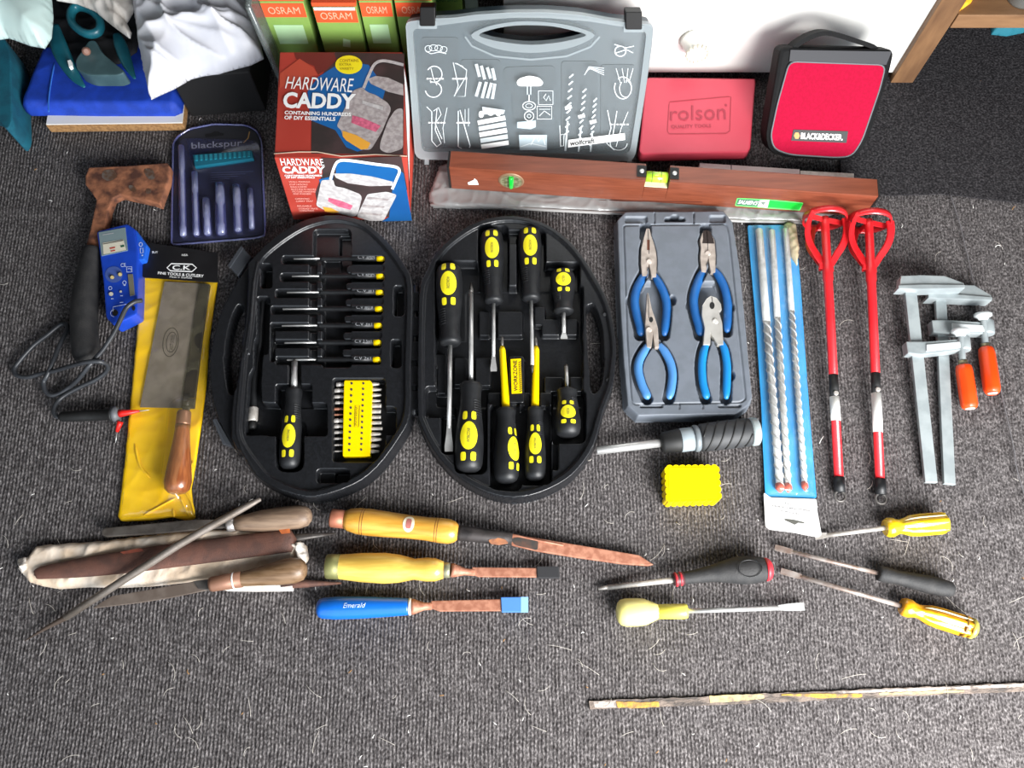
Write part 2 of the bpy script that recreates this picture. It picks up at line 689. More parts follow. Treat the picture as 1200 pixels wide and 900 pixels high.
M_silver = mat('zinc_silver', 'a9b1b2', .38, .3, col2='9aa2a4', nscale=50)
M_cardred = mat('orange_red_print', 'd24a38', .55)

# ------------------------------------------------------------------ the setting
def build_floor():
    pitch = .0045
    sub = 4
    xs = np.arange(-1.0, 1.12, pitch / sub)
    ys = np.arange(-.22, 1.22, .006)
    X, Y = np.meshgrid(xs, ys)
    rs = np.random.RandomState(3)
    wob = .0007 * np.sin(Y * 23 + X * 3) + .0005 * np.sin(Y * 71 + X * 11) - .085 * X * (Y - .35)
    ph = (X + wob) / pitch * 2 * math.pi
    Z = -.0009 + .0009 * np.cos(ph) + .0009 * np.sin(X * 5 + 1) * np.sin(Y * 6) + .0002 * rs.randn(*X.shape)
    y1, y2 = P(950, 604).y, P(40, 246).y            # soft creases across the carpet
    Z += .0011 * np.exp(-((Y - y1 - .010 * np.sin(X * 9)) / .007) ** 2) * sm((X - .02) / .2)
    Z += .0010 * np.exp(-((Y - y2 - .004 * np.sin(X * 14)) / .007) ** 2) * sm((-X - .35) / .15)
    Z -= Z.max()
    ny, nx = X.shape
    idx = np.arange(nx * ny).reshape(ny, nx)
    q = np.stack([idx[:-1, :-1], idx[:-1, 1:], idx[1:, 1:], idx[1:, :-1]], -1).reshape(-1, 4)
    me = bpy.data.meshes.new('floor')
    V = np.stack([X.ravel(), Y.ravel(), Z.ravel()], 1)
    me.vertices.add(len(V)); me.vertices.foreach_set('co', V.ravel())
    me.loops.add(q.size); me.loops.foreach_set('vertex_index', q.ravel())
    me.polygons.add(len(q)); me.polygons.foreach_set('loop_start', np.arange(0, q.size, 4))
    me.polygons.foreach_set('loop_total', np.full(len(q), 4))
    me.polygons.foreach_set('use_smooth', np.ones(len(q), bool))
    me.update(calc_edges=True)
    me.materials.append(M_carpet)
    o = bpy.data.objects.new('floor', me)
    C.objects.link(o)
    o['kind'] = 'structure'
    o['label'] = 'dark grey ribbed carpet covering the whole floor'
build_floor()
part('floor', prism([(-1.5, -1.0, -.008), (1.7, -1.0, -.008), (1.7, 1.22, -.008), (-1.5, 1.22, -.008)], (0, 0, -.03)), M_carpet, kind='structure', label='carpeted shed floor out to the walls')

# second, unribbed piece of carpet in the far right corner, with a curling edge along its cut
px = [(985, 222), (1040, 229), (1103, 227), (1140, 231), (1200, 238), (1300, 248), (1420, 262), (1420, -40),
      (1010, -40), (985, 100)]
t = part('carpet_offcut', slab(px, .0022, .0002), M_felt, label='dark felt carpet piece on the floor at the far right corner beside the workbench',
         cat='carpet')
e = [(1003, 226), (1040, 228), (1103, 226), (1113, 226), (1121, 250), (1128, 275), (1150, 370), (1165, 426), (1178, 480), (1188, 526), (1196, 566), (1240, 700)]
eo = part('edge_ridge', tube([P(x, y, .0028) for x, y in crom(e[3:], 4)], .0009, 6), mat('frayed_carpet_edge', '6f6c6e', .95, col2='5a585a', nscale=300, bump=.4), t)

# worn threshold strip let into the carpet
tm = mat('worn_threshold_paint', '7d6f65', .8, col2='49423e', nscale=60, lo=.42, hi=.62, stretch=(1, 2.5, 1), bump=.8, bscale=350)
rt = random.Random(5)
def ragged(pts, j, step=7):
    out = []
    for (x0, y0), (x1, y1) in zip(pts, pts[1:] + pts[:1]):
        n = max(1, int(math.hypot(x1 - x0, y1 - y0) / step))
        out += [(x0 + (x1 - x0) * k / n + rt.uniform(-j, j), y0 + (y1 - y0) * k / n + rt.uniform(-j, j)) for k in range(n)]
    return out
strip = [(690, 821), (760, 819), (860, 814.5), (960, 810), (1080, 805), (1240, 798.5), (1240, 808), (1080, 815.5), (960, 821), (860, 825.5), (760, 829), (692, 831)]
tr = part('trim_1', slab(ragged(strip, .7), .0007, -.004), tm, kind='structure', label='worn paint flecked threshold strip across the carpet')
ym = mat('flaked_yellow_paint', 'b98a34', .75, col2='6f5d48', nscale=110, lo=.45, hi=.68, bump=.5, bscale=300)
yp = mat('pale_yellow_paint', 'c0aa74', .75, col2='75695c', nscale=110, lo=.48, hi=.7, bump=.5, bscale=300)
for pts, m_ in (([(722, 822), (752, 823), (772, 822.5), (773, 828.5), (740, 830), (724, 829)], ym),
            ([(831, 815.5), (870, 814), (895, 813.5), (896, 818), (865, 822), (832, 823.5)], yp),
            ([(916, 813.5), (960, 813), (1010, 813.5), (1010, 817), (965, 818.5), (945, 816), (916, 815.5)], ym),
            ([(1030, 812), (1090, 810), (1130, 808.5), (1130, 811), (1080, 813.5), (1032, 815)], yp)):
    part('paint_flake', slab(ragged(pts, .5, 5), .0013, .0004), m_, tr)
pm = mat('flaked_white_paint', 'a89d95', .75, col2='695f59', nscale=120, lo=.46, hi=.66, bump=.5, bscale=300)
for pts in ([(980, 810), (1060, 807), (1120, 804.5), (1200, 801), (1200, 805), (1130, 807.5), (1060, 810.5), (985, 812.5)],
            [(695, 822), (722, 821.5), (722, 829), (697, 829.5)]):
    part('paint_flake', slab(ragged(pts, .5, 5), .0011, .0004), pm, tr)

# white painted cabinet front with a workbench leg and low shelf beside it
wy = .872
def upright(px_list, y):
    return [PY(x, yy, y) for x, yy in px_list]
wm = mat('white_gloss_paint', 'f1f0ec', .45, col2='e6e5e0', nscale=6)
xl, xr = PY(590, 10, wy).x, .575
cab = part('white_cabinet', prism([(xl, wy, .012), (xr, wy, .012), (xr, wy, .62), (xl, wy, .62)], (0, .26, 0)), wm, bevel=.002,
           label='tall white painted cabinet standing behind the red cases', cat='cabinet')
# round white spigot on the cabinet front, with a beaded rim
kc = PY(818, 63, .846)
kb = Vector((kc.x - .006, wy, kc.z))
part('spigot', lathe(kb, kc, [(0, .019), (.10, .017), (.55, .0155), (.95, .0150), (1, .0145)], 24), mat('ivory_plastic', 'e9e6dc', .4), cab, label='short round ivory spigot')
rim = MB()
n = 15
for i in range(n):
    a = 2 * math.pi * i / n
    c = kc + Vector((.0150 * math.cos(a), -.001, .0150 * math.sin(a)))
    rim.join(lathe(c + Vector((0, .0028, 0)), c - Vector((0, .0028, 0)), [(0, .0012), (.3, .0028), (.7, .0028), (1, .0012)], 8))
part('beaded_rim', rim, mat('cream_beads', 'd8d2c0', .5), cab)
part('spigot_face', lathe(kc + Vector((0, .002, 0)), kc - Vector((0, .0006, 0)), [(0, .0128), (1, .0128)], 24), mat('warm_white_plastic', 'f6f3ec', .5), cab)

wb = mat('stained_pine', '7d5b3c', .6, col2='5c3f28', nscale=14, stretch=(5, 5, 1), lo=.3, hi=.7, bump=.15)
wbh = mat('stained_pine_board', '8a6645', .6, col2='6a4a30', nscale=14, stretch=(1, 5, 5), lo=.3, hi=.7, bump=.15)
bench = thing('workbench', 'brown stained wooden workbench with a square leg beside the white cabinet', 'workbench', (.585, .87, 0))
lx0, lx1, ly = P(1043, 98).x, P(1069, 98).x, P(1050, 98).y
part('leg', prism([(lx0, ly, .0), (lx1, ly, .0), (lx1, ly, .7), (lx0, ly, .7)], (0, .045, 0)), wb, bench, bevel=.0012)
sb = PY(1150, 33, ly - .002)
part('shelf', prism([(lx1 + .0005, ly - .002, sb.z), (1.25, ly - .002, sb.z), (1.25, ly - .002, sb.z + .024), (lx1 + .0005, ly - .002, sb.z + .024)], (0, .34, 0)), wbh, bench, bevel=.0012)
zs = sb.z + .0245
pk = thing('crumpled_packet', 'small orange and white crumpled packet lying on the workbench shelf', 'packet', P(1128, 4, zs))
part('sleeve', pillow([(1116, 10), (1124, 13), (1138, 3), (1146, -12), (1126, -12)], zs + .001, .012, .012, .002, .004, 90, 3), mat('orange_foil', 'f0a018', .4, col2='f7c23a', nscale=60), pk)
part('end_fold', pillow([(1114, 9), (1120, 13), (1127, 10), (1123, -2), (1117, 0)], zs + .002, .014, .01, .002, .004, 90, 4), mat('white_paper', 'e6e2da', .7), pk)
part('grey_tin', lathe(P(1196, -2, zs), P(1196, -2, zs) + Vector((0, 0, .05)), [(0, .019), (.06, .02), (.9, .02), (1, .018)], 24), mat('dull_tin', '8d8f8c', .4, .7), label='round grey tin on the workbench shelf at its right', cat='tin')
part('teal_cloth', pillow([(1162, 40), (1180, 42), (1200, 38), (1206, 22), (1160, 24)], .0035, .022, .02, .003, .004, 60, 8), mat('teal_cloth', '1d6f80', .8), label='scrap of teal cloth on the carpet under the workbench shelf', cat='cloth')

# the shed around: dark board walls, boarded ceiling, open on the doorway side
m_wall = mat('dark_board', '3b3632', .8, col2='2d2926', nscale=8)
def shell(name, lo, hi, label):
    x0, y0, z0 = lo; x1, y1, z1 = hi
    part(name, prism([(x0, y0, z1), (x1, y0, z1), (x1, y1, z1), (x0, y1, z1)], (0, 0, z0 - z1)), m_wall, kind='structure', label=label)
shell('wall_back', (-1.5, 1.22, 0), (1.7, 1.26, 2.1), 'dark board wall at the back of the shed')
shell('wall_left', (-1.54, -1.0, 0), (-1.5, 1.22, 2.1), 'dark board wall on the left of the shed')
shell('wall_right', (1.7, .1, 0), (1.74, 1.22, 2.1), 'dark board wall on the right of the shed beyond the doorway')
shell('ceiling', (-1.54, -1.0, 2.1), (1.74, 1.26, 2.14), 'dark boarded ceiling of the shed')
part('bench_top', prism([(.56, .80, .74), (1.69, .80, .74), (1.69, 1.21, .74), (.56, 1.21, .74)], (0, 0, -.035)), wbh, bench)

# ------------------------------------------------------------------ top left: bags, mat, boards
m_teal = mat('teal_fabric', '0a5d70', .75, col2='094f62', nscale=60, bump=.2, bscale=600)
tb = part('teal_case', prism([P(x, y, .055) for x, y in roundpoly([(-70, 100), (-14, 124), (8, 153), (14, 142), (12, 62), (4, 42), (-70, 30)], 6)], (0, 0, -.0545)), m_teal, bevel=.004,
          label='teal fabric covered case on the carpet at the left edge', cat='case')
bdz = .018
bd = thing('melamine_board', 'white faced chipboard with a brown edge under the blue mat', 'board', P(135, 150, 0))
bpx = [(54, 144), (213, 141), (222, 60), (70, 55)]
part('chipboard_core', slab([(54, 147), (213.5, 145), (222, 60), (70, 55)], bdz - .002, .0005), mat('chipboard', 'a98052', .8, col2='8a653e', nscale=260, bump=.3), bd)
part('white_face', slab([(54, 145.5), (213.5, 143.5), (222, 59), (70, 54)], bdz, bdz - .0019), mat('melamine', 'e9e6e0', .5), bd)
m_blue = mat('blue_canvas', '1440b4', .7, col2='0f389f', nscale=50, bump=.3, bscale=700)
bm_ = part('blue_mat', pillow([(30, 131), (31, 123), (42, 94), (56, 62), (100, 58), (222, 56), (220, 92), (214, 132), (205, 136), (120, 136), (60, 135), (36, 135)], .0185, .021, .012, .0025, .001, 30, 2), m_blue,
           label='folded bright blue canvas mat on the white faced chipboard', cat='mat')
seam = [(64, 74), (60, 95), (57, 118), (57, 131)]
part('seam', tube([P(x, y, .0398) for x, y in crom(seam, 5)], .0012, 6), mat('blue_stitching', '2f6ac6', .7), bm_)

# dark box added to carry the big bag and fill its deep shadow
part('added_shadow_box', prism([P(224, 137, .001), P(312, 130, .001), P(312, 130, .001) + Vector((0, .16, 0)), P(224, 137, .001) + Vector((0, .16, 0))], (0, 0, .085)), mat('shadow_black', '0f0e0f', .7), bevel=.003,
     label='black crate in shadow under the big white plastic bag', cat='filler')
m_bag = mat('white_polythene', 'dddce0', .42, col2='cfd0d8', nscale=14, trans=.0, spec=.5)
bag = part('white_plastic_bag', pillow([(140, -140), (158, 10), (165, 53), (170, 85), (177, 116), (185, 112), (203, 104), (224, 92), (240, 88), (256, 86), (277, 80), (293, 76), (309, 68), (303, 40), (290, 0), (270, -140)],
           .088, .055, .065, .0025, .011, 34, 5), m_bag, label='big crumpled white plastic bag with a pointed corner over the blue mat', cat='bag')
m_bag2 = mat('mint_white_polythene', 'cfe4de', .4, col2='c4dcd8', nscale=12)
part('pale_plastic_bag', pillow([(-60, -140), (-40, 40), (-10, 47), (10, 44), (35, 53), (52, 56), (60, 44), (62, 20), (50, -140)], .10, .045, .04, .003, .007, 14, 9), m_bag2,
     label='pale mint white plastic bag in the corner over the teal case', cat='bag')
m_bag3 = mat('grubby_white_sack', 'd8d4cf', .6, col2='bdb6ae', nscale=18)
part('grubby_sack', pillow([(56, -140), (66, 0), (90, 4), (110, 12), (132, 30), (152, 45), (154, 38), (146, 22), (150, 24), (158, 10), (140, -140)], .105, .018, .02, .0025, .006, 50, 12), m_bag3,
     label='grubby off-white sack corner between the two plastic bags', cat='sack')

part('shadow_fill', pillow([(56, -130), (60, 30), (70, 66), (100, 78), (140, 74), (160, 60), (166, 20), (150, -130)], .042, .012, .02, .003, .006, 30, 15), mat('shadow_fill_black', '121317', .85), label='black cloth bundle behind the teal tool and under the bags', cat='cloth')  # dark form added for the black shadow around the teal tool
# dark teal moulded tool lying on the blue mat
m_td = mat('dark_teal_plastic', '14525f', .35, col2='1b6270', nscale=30)
m_tg = mat('grey_teal_plastic', '4a6468', .4, col2='3c5458', nscale=30)
tt = thing('teal_garden_shears', 'dark teal plastic tool with a looped handle lying on the blue mat', 'tool', P(105, 70, .04))
z0 = .066
loop = crom([(84, 14), (92, 8), (106, 12), (117, 24), (116, 36), (106, 40), (94, 36), (84, 26)], 5, True)
loop.append(loop[0])
part('handle_loop', tube([P(x, y, z0 + .012) for x, y in loop], .0055, 10, 1.4, caps=False), m_td, tt)
def leaf(name, line, rr, z, m, zf=.5):
    pts = crom([(x, y, r) for (x, y), r in zip(line, rr)], 5)
    part(name, tube([P(x, y, z) for x, y, r in pts], [r * .00125 for x, y, r in pts], 12, zf), m, tt)
leaf('lower_arm', [(64, 30), (67, 48), (75, 68), (88, 90), (99, 102)], [5, 9, 9, 6, 1.5], z0, m_td)
leaf('side_arm', [(136, 40), (141, 52), (149, 74), (158, 92)], [4, 7, 6, 1.5], z0, m_td)
cup = roundpoly([(97, 58), (104, 47), (112, 47), (118, 60), (132, 72), (147, 84), (138, 88), (104, 88), (90, 82), (88, 70)], 5)
part('cup', prism([P(x, y, z0 + .006) for x, y in cup], (0, 0, -.024)), m_tg, tt, bevel=.003)
part('pivot', lathe(P(101, 60, z0 + .006), P(101, 60, z0 + .016), [(0, .006), (.7, .006), (1, .003)], 14), mat('brown_pivot', '8a6658', .5), tt)
part('white_tag', slab([(79, 71), (82.5, 70), (84, 77), (81, 79)], z0 + .010, z0 + .004), M_white, tt)

# ------------------------------------------------------------------ clear tub with green lamp boxes
tub = thing('clear_storage_tub', 'clear plastic tub holding green lamp boxes behind the cardboard box', 'tub', (-.23, .81, 0))
m_tub = film('frosted_tub_plastic', '6f7674', .06, .5, .2)
a = P(326, 84, .0)
tx0, ty0 = PY(326, 78, .812).x, .812
tx1 = PY(548, 15, .84).x
part('left_wall', prism([(tx0, ty0, .001), (tx0, ty0 + .19, .001), (tx0 - .008, ty0 + .19, .21), (tx0 - .008, ty0 - .004, .21)], (.003, 0, 0)), m_tub, tub)
part('front_wall', prism([(tx0, ty0, .001), (tx1, ty0, .001), (tx1 + .006, ty0 - .004, .055), (tx0 - .006, ty0 - .004, .055)], (0, .003, 0)), m_tub, tub)
part('rim', tube([(tx0 - .008, ty0 - .004, .21), (tx0 - .009, ty0 + .09, .211), (tx0 - .008, ty0 + .19, .21)], .004, 8), m_tub, tub)
part('corner_post', tube([(tx0 - .001, ty0 + .002, .001), (tx0 - .003, ty0 + .001, .055), (tx0 - .008, ty0 - .004, .21)], .0045, 8), m_tub, tub)
m_gr = mat('lime_green_card', '84a452', .5, col2='769848', nscale=8)
m_or = mat('orange_card', 'e2552e', .5)
m_pale = mat('pale_green_print', 'a6c99a', .6)
m_dkg = mat('dark_green_print', '2e6a3a', .6)
lamps = [(310, 361, .838, .186, 'leftmost green lamp box in the clear tub, its print half faded'),
         (369, 420, .832, .183, 'second green lamp box in the clear tub, standing proud with a pale rim'),
         (424, 462, .838, .187, 'third green lamp box in the clear tub, right of the proud one'),
         (465, 508, .838, .187, 'fourth green lamp box in the clear tub, half behind the fastener case')]
for i, (x0, x1, y, h, lab) in enumerate(lamps):
    X0, X1 = PY(x0, 20, y).x, PY(x1, 20, y).x
    bx = thing('lamp_box', lab, 'box', ((X0 + X1) / 2, y, .005), 'green lamp boxes in the tub')
    part('carton', prism([(X0, y, .006), (X1, y, .006), (X1, y, h), (X0, y, h)], (0, .05, 0)), m_gr, bx, bevel=.0015)
    fp = Plane((0, y, 0), (0, -1, 0))
    part('orange_band', MB().add([(X0 + .001, y - .0005, h - .026), (X1 - .001, y - .0005, h - .026), (X1 - .001, y - .0005, h - .002), (X0 + .001, y - .0005, h - .002)], [(0, 1, 2, 3)], False), m_or, bx)
    wq = [(X0 + .008, h - .008), (X1 - .008, h - .008), (X1 - .008, h - .020), (X0 + .008, h - .020)]
    part('lettering', letters('OSRAM', wq, lambda u, v: (u, y - .0009, v)), mat('pale_orange_print', 'eda98a', .6), bx)
    if i in (0, 2):
        part('text_panel', MB().add([(X0 + .008, y - .0005, h - .075), (X1 - .010, y - .0005, h - .075), (X1 - .010, y - .0005, h - .04), (X0 + .008, y - .0005, h - .04)], [(0, 1, 2, 3)], False), m_pale, bx)
    if i == 1:
        part('white_rim', MB().add([(X0 + .002, y - .0012, h - .004), (X1 - .002, y - .0012, h - .004), (X1 - .002, y - .0012, h + .001), (X0 + .002, y - .0012, h + .001)], [(0, 1, 2, 3)], False), M_white, bx)
        part('mark', MB().add([(X1 - .03, y - .0006, h - .07), (X1 - .02, y - .0006, h - .072), (X1 - .018, y - .0006, h - .058), (X1 - .027, y - .0006, h - .055)], [(0, 1, 2, 3)], False), m_pale, bx)
    # orange lid flap with pale punched dots, seen at the very top
    part('lid', prism([(X0, y + .001, h + .0005), (X1, y + .001, h + .0005), (X1, y + .05, h + .0005), (X0, y + .05, h + .0005)], (0, 0, .006)), m_or, bx)
    for k in range(2):
        cx = X0 + (X1 - X0) * (.28 + .46 * k)
        part('lid_spot', MB().add([(cx + .0035 * math.cos(q * .7), y + .026 + .0035 * math.sin(q * .7), h + .0069) for q in range(9)], [tuple(range(9))], False), mat('cream_print', 'f3dfae', .6), bx)
y5 = .93
X0, X1 = PY(503, 8, y5).x, PY(542, 8, y5).x
bx = thing('lamp_box', 'green lamp box lying farther back behind the black clip of the fastener case', 'box', ((X0 + X1) / 2, y5, 0), 'green lamp boxes in the tub')
zt = PY(520, 13, y5).z
part('carton', prism([(X0, y5, .0), (X1, y5, .0), (X1, y5, zt + .05), (X0, y5, zt + .05)], (0, .05, 0)), m_gr, bx, bevel=.0015)
part('lettering', letters('ENERGY SAVER', [(X0 + .006, zt + .028), (X1 - .006, zt + .028), (X1 - .006, zt + .018), (X0 + .006, zt + .018)], lambda u, v: (u, y5 - .0006, v)), m_dkg, bx)
part('grey_post', prism([(X1 + .004, y5, 0), (X1 + .022, y5, 0), (X1 + .022, y5, .3), (X1 + .004, y5, .3)], (0, .02, 0)), mat('grey_green_paint', '6f7d78', .6), label='grey painted post behind the far green lamp box', cat='post')

# ------------------------------------------------------------------ cardboard box
def make_caddy():
    fy = P(400, 258).y
    zt = PY(400, 185, fy).z
    L, R = PY(321, 184, fy).x, PY(478, 187, fy).x
    Lb, Rb = P(344, 258).x, P(481, 260).x
    by = P(400, 61, zt).y
    t = thing('cardboard_box', 'printed cardboard box with a yellow sticker behind the black tool case', 'box', ((L + R) / 2, (fy + by) / 2, 0))
    Ltop, Rtop = P(328, 60, zt).x, P(471.5, 63, zt).x
    V = [(Lb, fy, .001), (Rb, fy, .001), (Rtop + .002, by, .001), (Ltop + .002, by, .001), (L, fy, zt), (R, fy, zt), (Rtop, by, zt), (Ltop, by, zt)]
    mb = MB().add([Vector(v) for v in V], [(0, 1, 5, 4), (1, 2, 6, 5), (2, 3, 7, 6), (3, 0, 4, 7), (4, 5, 6, 7), (3, 2, 1, 0)], False)
    mr = mat('red_carton', 'b04034', .55, col2='a8382c', nscale=12)
    part('carton', mb, mr, t, bevel=.0012)
    top = Level(zt)
    fp = Plane((0, fy, 0), Vector((0, -1, -(Lb - L) * 0)))
    mk = mat('charcoal_carton_print', '332c2b', .5, col2='433434', nscale=30)
    mbl = mat('blue_carton_print', '155f9f', .5, col2='0f4f8c', nscale=10)
    mdr = mat('maroon_carton_print', '6b2a24', .5)
    mclear = mat('pale_photo_print', 'b2a9a7', .5, col2='978d8c', nscale=160)
    mclear2 = mat('light_photo_print', 'c6c2c0', .5, col2='b0abab', nscale=160)
    mpink = mat('pink_photo_print', 'd66a86', .5, col2='b8566f', nscale=200)
    mamb = mat('amber_photo_print', 'e0a03a', .5)
    def print_on(pl, f, nm, pts, m, off):
        part(nm, facepoly(pl, [f(*p) for p in pts], off), m, t)
    # top face; f from the 1108x900 close-up
    f = lambda x, y: (325 + x * 160 / 1108, 60 + y * 130 / 900)
    T = lambda nm, pts, m, off: print_on(top, f, nm, pts, m, off)
    T('dark_field', [(275, 830), (278, 560), (330, 300), (420, 60), (470, 8), (1030, 20), (1022, 838)], mk, .0004)
    T('smoky_field', [(135, 12), (460, 10), (480, 70), (400, 150), (330, 190), (300, 120), (150, 60)], mdr, .0005)
    T('blue_field', [(245, 330), (330, 210), (470, 120), (620, 90), (740, 110), (880, 300), (820, 520), (760, 780), (650, 815), (560, 780), (470, 640), (270, 560)], mbl, .0006)
    T('orange_glow', [(20, 180), (180, 60), (290, 130), (330, 190), (100, 260), (20, 300)], mat('bright_orange_red_print', 'b84a36', .55), .0007)
    hand = crom([(700, 300), (745, 190), (790, 105), (850, 78), (930, 88), (1025, 112)], 5)
    part('picture_handle', stroke(top, [f(*p) for p in hand], 3.4, .0012), mclear2, t)
    T('picture_tray', [(735, 225), (800, 200), (900, 215), (1020, 270), (1025, 360), (900, 330), (760, 265)], mclear, .0009)
    T('picture_tub', roundpoly([(610, 320), (690, 290), (725, 330), (800, 355), (900, 420), (925, 470), (850, 650), (760, 800), (690, 800), (530, 700), (520, 640), (480, 610)], 30), mclear, .0010)
    T('picture_tub', roundpoly([(900, 560), (960, 470), (1020, 460), (1020, 790), (900, 830), (830, 800), (835, 740)], 30), mclear, .0010)
    T('picture_pink', [(610, 520), (700, 545), (840, 605), (800, 655), (700, 620), (600, 580)], mpink, .0013)
    T('picture_amber', [(530, 645), (640, 680), (755, 745), (735, 790), (680, 800), (560, 725), (530, 690)], mamb, .0013)
    T('picture_shine', [(690, 400), (860, 450), (855, 480), (690, 425)], mclear2, .0014)
    T('sticker', ell(580, 110, 110, 76, 28), M_ydecal, .0014)
    tl = lambda x, y: top.pt(*f(x, y), .0019)
    mg = mat('ochre_print', '9a8410', .6)
    for s_, q in (('CONTAINS', hquad(505, 65, 660, 88)), ('EXTRA', hquad(505, 98, 600, 118)), ('VARIETY', hquad(505, 132, 620, 152))):
        part('lettering', letters(s_, q, tl), mg, t)
    part('lettering', letters('HARDWARE', [(78, 205), (622, 222), (612, 335), (62, 302)], tl, 0, .12), M_white, t)
    part('lettering', letters('CADDY', [(52, 330), (640, 345), (630, 470), (44, 462)], tl, .035), M_white, t)
    part('lettering', letters('CONTAINING HUNDREDS', [(60, 482), (600, 498), (598, 528), (58, 512)], tl, .03), M_white, t)
    part('lettering', letters('OF DIY ESSENTIALS', [(58, 522), (472, 535), (470, 566), (56, 553)], tl, .03), M_white, t)
    # front face; from the 1200x635 close-up
    g = lambda x, y: (320 + x * 170 / 1200, 175 + y * 90 / 635)
    Fr = lambda nm, pts, m, off: print_on(fp, g, nm, pts, m, off)
    Fr('dark_field', [(400, 70), (560, 75), (1062, 60), (1110, 330), (980, 560), (700, 560), (420, 500), (372, 480), (350, 360), (410, 200)], mk, .0004)
    Fr('blue_field', [(520, 110), (700, 90), (1000, 130), (1080, 200), (1150, 590), (900, 596), (960, 560), (990, 300), (760, 280), (520, 210)], mbl, .0006)
    Fr('blue_field', [(380, 250), (500, 220), (480, 300), (400, 320)], mbl, .0005)
    hand = crom([(475, 250), (505, 150), (540, 100), (620, 92), (860, 125), (1010, 145), (1045, 180), (1020, 250), (985, 330)], 5)
    part('picture_handle', stroke(fp, [g(*p) for p in hand], 3.2, .0012), M_white, t)
    Fr('picture_tray', [(500, 200), (640, 200), (820, 225), (990, 268), (990, 300), (800, 305), (620, 280), (520, 235)], mclear2, .0009)
    Fr('picture_tub', roundpoly([(400, 255), (500, 250), (510, 305), (590, 320), (720, 370), (735, 400), (700, 540), (660, 560), (420, 500), (355, 465)], 20), mclear2, .0010)
    Fr('picture_tub', roundpoly([(780, 370), (940, 350), (1025, 375), (915, 590), (800, 592), (690, 560)], 20), mclear2, .0010)
    Fr('picture_pink', [(460, 400), (560, 425), (660, 465), (640, 500), (540, 475), (455, 430)], mpink, .0013)
    Fr('picture_amber', [(410, 475), (480, 485), (550, 520), (500, 530), (430, 515)], mamb, .0013)
    Fr('picture_shelf', [(780, 395), (960, 410), (950, 425), (775, 410)], mclear, .0013)
    Fr('picture_shelf', [(745, 460), (925, 470), (915, 485), (735, 475)], mclear, .0013)
    Fr('picture_shelf', [(725, 520), (905, 535), (895, 550), (715, 535)], mclear, .0013)
    fl = lambda x, y: fp.pt(*g(x, y), .0012)
    part('lettering', letters('HARDWARE', [(55, 75), (410, 80), (425, 135), (70, 135)], fl), M_white, t)
    part('lettering', letters('CADDY', [(68, 142), (430, 140), (430, 200), (85, 200)], fl, .035), M_white, t)
    part('lettering', letters('CONTAINING HUNDREDS', hquad(95, 210, 405, 224), fl, .03), M_white, t)
    part('lettering', letters('OF DIY ESSENTIALS', hquad(105, 228, 345, 240), fl, .03), M_white, t)
    for k, (s_, x0, x1, y0) in enumerate((('WALL FIXINGS', 130, 305, 262), ('CUP HOOKS', 135, 285, 284), ('NAILS SCREWS', 142, 278, 304), ('NUTS BOLTS HOOKS', 150, 355, 324),
                                          ('PICTURE HANGING', 160, 352, 343), ('PINS WASHERS', 168, 315, 362), ('CARRYING', 182, 300, 402), ('CARRY TRAY', 190, 330, 422), ('REUSABLE', 200, 318, 462),
                                          ('STORAGE TRAYS', 210, 370, 484), ('COMPARTMENTS', 216, 340, 502))):
        part('lettering', letters(s_, hquad(x0, y0, x1, y0 + 13), fl), mat('pale_red_print', 'f0b0a4', .6), t)
    # worn white edge of the lid and the striped side
    part('worn_edge', tube([P(x, y, zt + .0003) for x, y in ((321, 180), (350, 178), (372, 178), (400, 183), (440, 181), (477, 183))], .0008, 6), mat('torn_card_edge', 'b09a86', .8), t)
    s = lambda y, z: Vector((R + (y - fy) / (by - fy) * (Rtop - R), y, z))
    for (z0, z1, m) in ((.02, .075, M_cardred), (.08, .142, M_white)):
        w = lambda y, z: Vector((Rb + (R - Rb) * z / zt + (y - fy) / (by - fy) * (Rtop + .002 - Rb) * (1 - z / zt) + (y - fy) / (by - fy) * (Rtop - R) * z / zt + .0006, y, z))
        part('side_print', MB().add([w(fy + .01, z0), w(by - .02, z0), w(by - .02, z1), w(fy + .01, z1)], [(0, 1, 2, 3)], False), m, t)
make_caddy()

